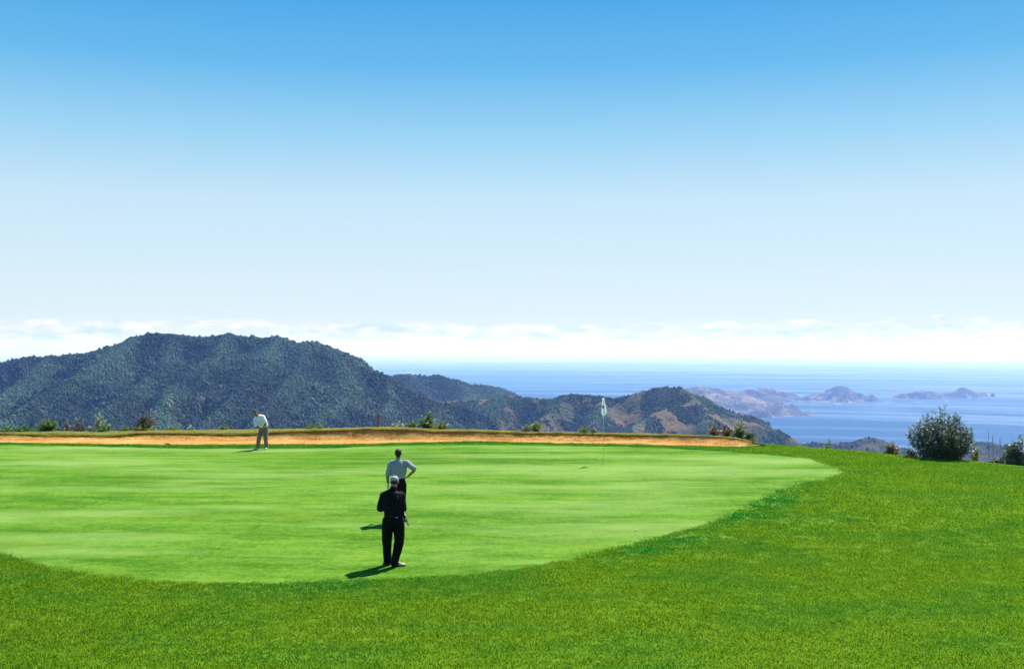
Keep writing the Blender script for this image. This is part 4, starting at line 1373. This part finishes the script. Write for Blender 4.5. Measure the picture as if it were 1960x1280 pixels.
def torso_rings(spine, widths, depths, lats, grow=0.0):
    rings = []
    n = len(spine)
    for i in range(n):
        ax = spine[min(i + 1, n - 1)] - spine[max(i - 1, 0)]
        rings.append((spine[i], lats[i], widths[i] + grow, depths[i] + grow, ax))
    return rings

def shoe(parent, heel, toe_dir, m, name='shoe'):
    t = V3(toe_dir.x, toe_dir.y, 0).normalized(); s = t.cross(V3(0, 0, 1))
    b = Blob()
    b.ring_loft([(heel + t * -.035 + V3(0, 0, .045), s, .030, .030, t), (heel + t * -.01 + V3(0, 0, .052), s, .038, .045, t), (heel + t * .06 + V3(0, 0, .052), s, .040, .045, t), (heel + t * .12 + V3(0, 0, .038), s, .045, .032, t),
                 (heel + t * .19 + V3(0, 0, .032), s, .047, .025, t), (heel + t * .235 + V3(0, 0, .028), s, .034, .020, t)], 16, 2.6)
    b.ball(heel + V3(0, 0, .075), .040, (1, 1, .9))
    o = b.done(name, m, parent, .006, 2)
    b = Blob()
    b.ring_loft([(heel + t * .09 + V3(0, 0, 0.004), s, .036, .13, V3(0, 0, 1)), (heel + t * .09 + V3(0, 0, .018), s, .040, .138, V3(0, 0, 1))], 24, 2.4)
    b.done('sole', sole_m, o, .006, 1)
    return o

def stick(parent, a, c, r0, r1, m, name):
    vs, fs = [], []
    tube(vs, fs, [a, a.lerp(c, .5), c], [r0, (r0 + r1) / 2, r1], 10)
    return add_mesh(name, vs, fs, m, parent, smooth=True)

def putter(label, grip_end, head_pt, toe, face_n):
    """top-level club: shaft, grip, head"""
    root = empty('putter', (0, 0, 0)); tag(root, label, 'putter', 'putters held by the golfers')
    v_ = head_pt - grip_end; root.location = head_pt
    off = -head_pt
    stick(root, grip_end + off, off + head_pt, .0065, .0050, shaft_m, 'shaft')
    stick(root, grip_end + off, off + grip_end + v_.normalized() * .27, .0150, .0110, grip_m, 'grip')
    b = Blob(); t = toe.normalized()
    b.ring_loft([(V3(0, 0, .0) - t * .03, face_n, .018, .013, t), (t * .09, face_n, .020, .015, t)], 12, 3.5)
    b.done('club_head', metal_m, root, .005, 1)
    return root

ZG = .012

# ---- the golfer in black nearest the camera, seen from behind --------------------------------------------------
def person_near():
    d0 = HD / (1082 - PY0); x0 = (752 - PX0) / F * d0
    root = empty('person', (x0, d0, float(gz(x0, d0)) + ZG))
    tag(root, 'person all in black with a pale cap, nearest the camera, back turned, holding a putter', 'person')
    hip = {-1: V3(-.095, .0, .93), 1: V3(.115, .0, .93)}
    knee = {-1: V3(-.125, .07, .50), 1: V3(.125, .02, .50)}
    ank = {-1: V3(-.12, .13, .085), 1: V3(.035, -.03, .085)}
    toe = {-1: V3(-.35, .9, 0), 1: V3(.93, .33, 0)}
    sh = {-1: V3(-.185, .02, 1.405), 1: V3(.165, .02, 1.405)}
    el = {-1: V3(-.262, .03, 1.13), 1: V3(.215, .00, 1.14)}
    wr = {-1: V3(-.10, .27, 1.10), 1: V3(.13, .25, 1.13)}
    hc = V3(.025, .055, 1.655)
    spine = [V3(.02, 0, .86), V3(.02, 0, .96), V3(.02, .0, 1.08), V3(.005, .0, 1.22), V3(-.01, .01, 1.36), V3(-.01, .02, 1.45), V3(0, .025, 1.50)]
    lat = [V3(1, 0, 0)] * 7
    W = [.155, .165, .15, .165, .18, .15, .07]; Dp = [.11, .115, .105, .115, .12, .095, .065]
    # body (skin), one surface
    b = Blob(); b.ring_loft(torso_rings(spine, [w_ - .012 for w_ in W], [q - .012 for q in Dp], lat))
    b.limb([V3(0, .02, 1.46), V3(.005, .03, 1.53), hc + V3(0, -.012, -.05)], [.062, .056, .058])
    face = V3(-.05, 1, -.22); s, f, u, R3 = head(b, hc, face, V3(0, .15, 1))
    for sg in (-1, 1):
        b.limb([hip[sg], knee[sg], ank[sg]], [.085, .056, .040]); b.limb([sh[sg], el[sg], wr[sg]], [.052, .040, .027])
        b.limb([ank[sg], ank[sg] + V3(toe[sg].x, toe[sg].y, -.25).normalized() * .12], [.038, .030])
    hand(b, wr[-1], V3(.75, .55, .0), V3(.2, -.5, -.6), -1, .9); hand(b, wr[1], V3(-.75, .55, -.05), V3(-.2, -.5, -.6), 1, .9)
    body = b.done('body', skin3_m, root, .006, 2)
    eyes(body, hc, s, f, u)
    # trousers, full cut
    b = Blob()
    b.ring_loft(torso_rings([V3(.015, 0, .80), V3(.015, 0, .90), V3(.02, 0, .98), V3(.02, 0, 1.055)], [.185, .195, .185, .165], [.13, .142, .135, .12], lat))
    for sg in (-1, 1):
        a = ank[sg]
        b.limb([hip[sg] + V3(0, 0, -.03), hip[sg].lerp(knee[sg], .55), knee[sg], knee[sg].lerp(a, .5), a + V3(0, 0, -.02)], [.118, .110, .097, .088, .077])
    b.done('trousers', black_t, root, .009, 3, .012, 7, 3)
    # shirt with elbow sleeves
    b = Blob()
    sp = [V3(.02, 0, .985)] + spine[2:]
    b.ring_loft(torso_rings(sp, [.19, .20, .215, .225, .205, .09], [.135, .14, .145, .142, .115, .080], lat))
    for sg in (-1, 1):
        b.limb([sh[sg] + V3(-sg * .06, 0, -.01), sh[sg], sh[sg].lerp(el[sg], .55), el[sg], el[sg].lerp(wr[sg], .55)], [.072, .074, .070, .064, .052])
    shirt = b.done('shirt', black_c, root, .008, 3, .010, 8, 5)
    b = Blob(); b.limb([V3(-.0, .02, 1.495), V3(.004, .028, 1.535)], [.076, .066]); b.done('collar', black_c, root, .006, 1)
    # pale piping on the right shoulder blade
    b = Blob(); b.limb([V3(.085, -.118, 1.42), V3(.13, -.125, 1.33)], [.007, .006], 8); b.done('trim', teal_c, shirt, .004, 0)
    # belt and the bright thing at its back
    b = Blob(); b.ring_loft([(V3(.02, 0, 1.0), V3(1, 0, 0), .196, .143, V3(0, 0, 1)), (V3(.02, 0, 1.035), V3(1, 0, 0), .196, .143, V3(0, 0, 1))], 28); belt = b.done('belt', belt_m, root, .007, 1)
    b = Blob(); b.limb([V3(.075, -.150, .985), V3(.105, -.148, .992)], [.010, .009], 8); b.done('belt_clip', metal_m, belt, .004, 0)
    # cap
    b = Blob(); b.ball(hc + u * .047 - f * .006, .096, (.90, 1.10, .82), R3); cap = b.done('cap', cap_m, root, .006, 2)
    b = Blob(); b.ring_loft([(hc + u * .055 + f * .06, s, .078, .006, f), (hc + u * .045 + f * .13, s, .070, .006, f), (hc + u * .036 + f * .165, s, .045, .005, f)], 16); b.done('brim', cap_m, cap, .006, 1)
    b = Blob(); b.ball(hc + u * .025 - f * .088, .030, (1.1, .5, .75), R3); b.done('strap_opening', hair_m, cap, .004, 1)
    b = Blob(); b.ball(hc - u * .004 - f * .020, .088, (.88, 1.02, .55), R3); b.done('hair', hair_m, root, .006, 1)
    shoe(root, V3(ank[-1].x, ank[-1].y - .03, 0), toe[-1], shoe_b); shoe(root, V3(ank[1].x - .01, ank[1].y, 0), toe[1], shoe_t)
    o = root.location
    g_ = o + V3(.315, -.10, .83); q = o + V3(.06, .62, 1.30)
    q = g_ + (q - g_).normalized() * .88
    putter('putter tucked under the right arm of the golfer in black, grip pointing down', g_, q, V3(-1, 0, .2), V3(0, 1, 0))

# ---- the golfer in a grey shirt, hand on hip, seen from behind --------------------------------------------------
def person_mid():
    py = 998.; d0 = HD / (py - PY0); x0 = (763 - PX0) / F * d0
    root = empty('person', (x0, d0, float(gz(x0, d0)) + ZG))
    tag(root, 'person in pale grey polo shirt and black trousers with one hand on the hip', 'person')
    hip = {-1: V3(-.09, .0, .95), 1: V3(.09, .0, .95)}
    knee = {-1: V3(-.09, .03, .51), 1: V3(.095, .0, .51)}
    ank = {-1: V3(-.10, .02, .085), 1: V3(.10, -.02, .085)}
    toe = {-1: V3(-.3, 1, 0), 1: V3(.35, 1, 0)}
    sh = {-1: V3(-.19, .0, 1.44), 1: V3(.175, .0, 1.46)}
    el = {-1: V3(-.265, -.01, 1.15), 1: V3(.40, -.06, 1.31)}
    wr = {-1: V3(-.265, .07, .92), 1: V3(.245, -.03, 1.135)}
    hc = V3(-.012, .02, 1.675)
    spine = [V3(0, 0, .88), V3(0, 0, .98), V3(.0, .0, 1.10), V3(.0, .0, 1.24), V3(.0, .0, 1.37), V3(-.005, .0, 1.46), V3(-.01, .0, 1.51)]
    lat = [V3(1, 0, 0)] * 7
    W = [.15, .16, .145, .16, .175, .145, .07]; Dp = [.105, .11, .10, .11, .115, .09, .06]
    b = Blob(); b.ring_loft(torso_rings(spine, [w_ - .012 for w_ in W], [q - .012 for q in Dp], lat))
    b.limb([V3(-.005, .0, 1.47), V3(-.01, .005, 1.54), hc + V3(0, -.012, -.05)], [.062, .056, .058])
    s, f, u, R3 = head(b, hc, V3(-.1, 1, -.1), V3(0, .08, 1))
    for sg in (-1, 1):
        b.limb([hip[sg], knee[sg], ank[sg]], [.085, .056, .040]); b.limb([sh[sg], el[sg], wr[sg]], [.054, .042, .028])
        b.limb([ank[sg], ank[sg] + V3(toe[sg].x, toe[sg].y, -.25).normalized() * .12], [.038, .030])
    hand(b, wr[1], V3(-.62, .35, -.55), V3(-.6, .2, .35), 1, .5)
    hand(b, wr[-1], V3(-.05, .35, -1), V3(.6, .6, .2), -1, .5)
    body = b.done('body', skin2_m, root, .006, 2)
    eyes(body, hc, s, f, u)
    b = Blob(); hand(b, wr[-1], V3(-.05, .35, -1), V3(.6, .6, .2), -1, .5, 1.10); b.limb([wr[-1] + V3(0, -.012, .035), wr[-1]], [.034, .031]); b.done('glove', glove_m, root, .006, 1)
    b = Blob()
    b.ring_loft(torso_rings([V3(0, 0, .82), V3(0, 0, .93), V3(0, 0, 1.02), V3(0, 0, 1.10)], [.175, .185, .17, .15], [.125, .135, .125, .11], lat))
    for sg in (-1, 1):
        a = ank[sg]
        b.limb([hip[sg] + V3(0, 0, -.03), hip[sg].lerp(knee[sg], .55), knee[sg], knee[sg].lerp(a, .5), a + V3(0, 0, -.02)], [.108, .098, .084, .078, .070])
    b.done('trousers', black_t, root, .009, 3, .009, 7, 13)
    b = Blob()
    b.ring_loft(torso_rings([V3(0, 0, 1.07), V3(0, 0, 1.13)] + spine[3:], [.152, .172, .195, .21, .18, .085], [.115, .13, .135, .135, .105, .075], lat))
    b.limb([sh[-1] + V3(.06, 0, -.01), sh[-1], sh[-1].lerp(el[-1], .5), sh[-1].lerp(el[-1], .92)], [.075, .078, .074, .068])
    b.limb([sh[1] + V3(-.06, 0, -.01), sh[1], sh[1].lerp(el[1], .5), sh[1].lerp(el[1], .90)], [.075, .078, .074, .068])
    shirt = b.done('shirt', grey_s, root, .007, 2, .014, 9, 8)
    b = Blob(); b.limb([V3(-.008, .0, 1.50), V3(-.01, .004, 1.535)], [.074, .066]); b.done('collar', grey_s, root, .006, 1)
    b = Blob(); b.ring_loft([(V3(0, 0, 1.05), V3(1, 0, 0), .160, .120, V3(0, 0, 1)), (V3(0, 0, 1.082), V3(1, 0, 0), .160, .120, V3(0, 0, 1))], 28); b.done('belt', belt_m, root, .007, 1)
    b = Blob(); b.ball(hc + u * .034 - f * .018, .094, (.88, 1.04, .98), R3); b.ball(hc - u * .02 - f * .045, .066, (1.0, .75, .9), R3); b.done('hair', hair_m, root, .006, 1, .003, 40, 2)
    for sg in (-1, 1): shoe(root, V3(ank[sg].x, ank[sg].y - .02, 0), toe[sg], shoe_b)

# ---- the golfer putting at the far left, facing the camera ------------------------------------------------------
def person_far():
    py = 860.; d0 = HD / (py - PY0); x0 = (502 - PX0) / F * d0
    root = empty('person', (x0, d0, ZG))
    tag(root, 'person in a white T-shirt and grey trousers bent over a putt at the far left', 'person')
    # -1 = left in the picture
    hip = {-1: V3(-.03, .10, .88), 1: V3(.145, .08, .88)}
    knee = {-1: V3(-.12, -.06, .47), 1: V3(.15, -.07, .47)}
    ank = {-1: V3(-.185, .02, .085), 1: V3(.165, .02, .085)}
    toe = {-1: V3(-.45, -1, 0), 1: V3(.12, -1, 0)}
    sh = {-1: V3(-.225, -.20, 1.225), 1: V3(.055, -.16, 1.34)}
    el = {-1: V3(-.165, -.34, .99), 1: V3(.20, -.24, 1.10)}
    wr = {-1: V3(.035, -.42, .855), 1: V3(.125, -.38, .875)}
    hc = V3(-.215, -.36, 1.52)
    spine = [V3(.06, .09, .80), V3(.055, .08, .90), V3(.03, .03, 1.02), V3(-.02, -.06, 1.14), V3(-.075, -.14, 1.25), V3(-.11, -.20, 1.33), V3(-.13, -.23, 1.37)]
    la = V3(.32, .03, .13); l0 = V3(1, -.05, 0)
    lat = [l0, l0, l0.lerp(la, .3), l0.lerp(la, .6), la, la, la]
    W = [.15, .155, .15, .165, .18, .14, .07]; Dp = [.105, .11, .105, .11, .115, .09, .06]
    b = Blob(); b.ring_loft(torso_rings(spine, [w_ - .012 for w_ in W], [q - .012 for q in Dp], lat))
    b.limb([V3(-.12, -.21, 1.34), V3(-.16, -.27, 1.42), hc + V3(.015, .02, -.04)], [.062, .054, .056])
    s, f, u, R3 = head(b, hc, V3(-.12, -1, -.75), V3(-.25, -.5, 1))
    for sg in (-1, 1):
        b.limb([hip[sg], knee[sg], ank[sg]], [.085, .056, .040]); b.limb([sh[sg], el[sg], wr[sg]], [.054, .044, .029])
        b.limb([ank[sg], ank[sg] + V3(toe[sg].x, toe[sg].y, -.25).normalized() * .12], [.038, .030])
    hand(b, wr[-1], V3(.35, -.15, -.85), V3(.7, .1, .3), 1, .9); hand(b, wr[1], V3(-.25, -.2, -.9), V3(-.7, .1, .2), -1, .9)
    body = b.done('body', skin2_m, root, .006, 2)
    eyes(body, hc, s, f, u)
    b = Blob()
    b.ring_loft(torso_rings([V3(.058, .09, .77), V3(.058, .09, .86), V3(.05, .07, .95), V3(.03, .03, 1.02)], [.17, .18, .17, .155], [.125, .135, .125, .112], [l0] * 4))
    for sg in (-1, 1):
        a = ank[sg]
        b.limb([hip[sg] + V3(0, 0, -.03), hip[sg].lerp(knee[sg], .55), knee[sg], knee[sg].lerp(a, .5), a + V3(0, 0, -.02)], [.108, .10, .088, .082, .074])
    b.done('trousers', grey_t, root, .009, 3, .014, 8, 23)
    b = Blob()
    b.ring_loft(torso_rings([V3(.05, .07, .93)] + spine[2:], [.18, .185, .20, .215, .18, .088], [.135, .14, .145, .142, .11, .076], lat[1:]))
    b.limb([sh[-1] + V3(.06, .03, .02), sh[-1], sh[-1].lerp(el[-1], .5), sh[-1].lerp(el[-1], .92)], [.08, .085, .085, .082])
    b.limb([sh[1] + V3(-.06, .0, -.02), sh[1], sh[1].lerp(el[1], .5), sh[1].lerp(el[1], .90)], [.08, .085, .085, .082])
    b.done('shirt', white_s, root, .008, 2, .012, 8, 18)
    b = Blob(); b.ball(hc + u * .036 - f * .018, .093, (.88, 1.04, .95), R3); b.done('hair', hair_m, root, .006, 1, .003, 40, 2)
    shoe(root, V3(ank[-1].x, ank[-1].y, 0), toe[-1], shoe_w); shoe(root, V3(ank[1].x, ank[1].y, 0), toe[1], shoe_w)
    o = root.location
    g_ = o + V3(.07, -.40, .90); q = o + V3(-.02, -.62, .025)
    putter('putter of the bending golfer resting on the green before the white shoes', g_, q, V3(-.3, -1, 0), V3(1, 0, 0))

person_near(); person_mid(); person_far()
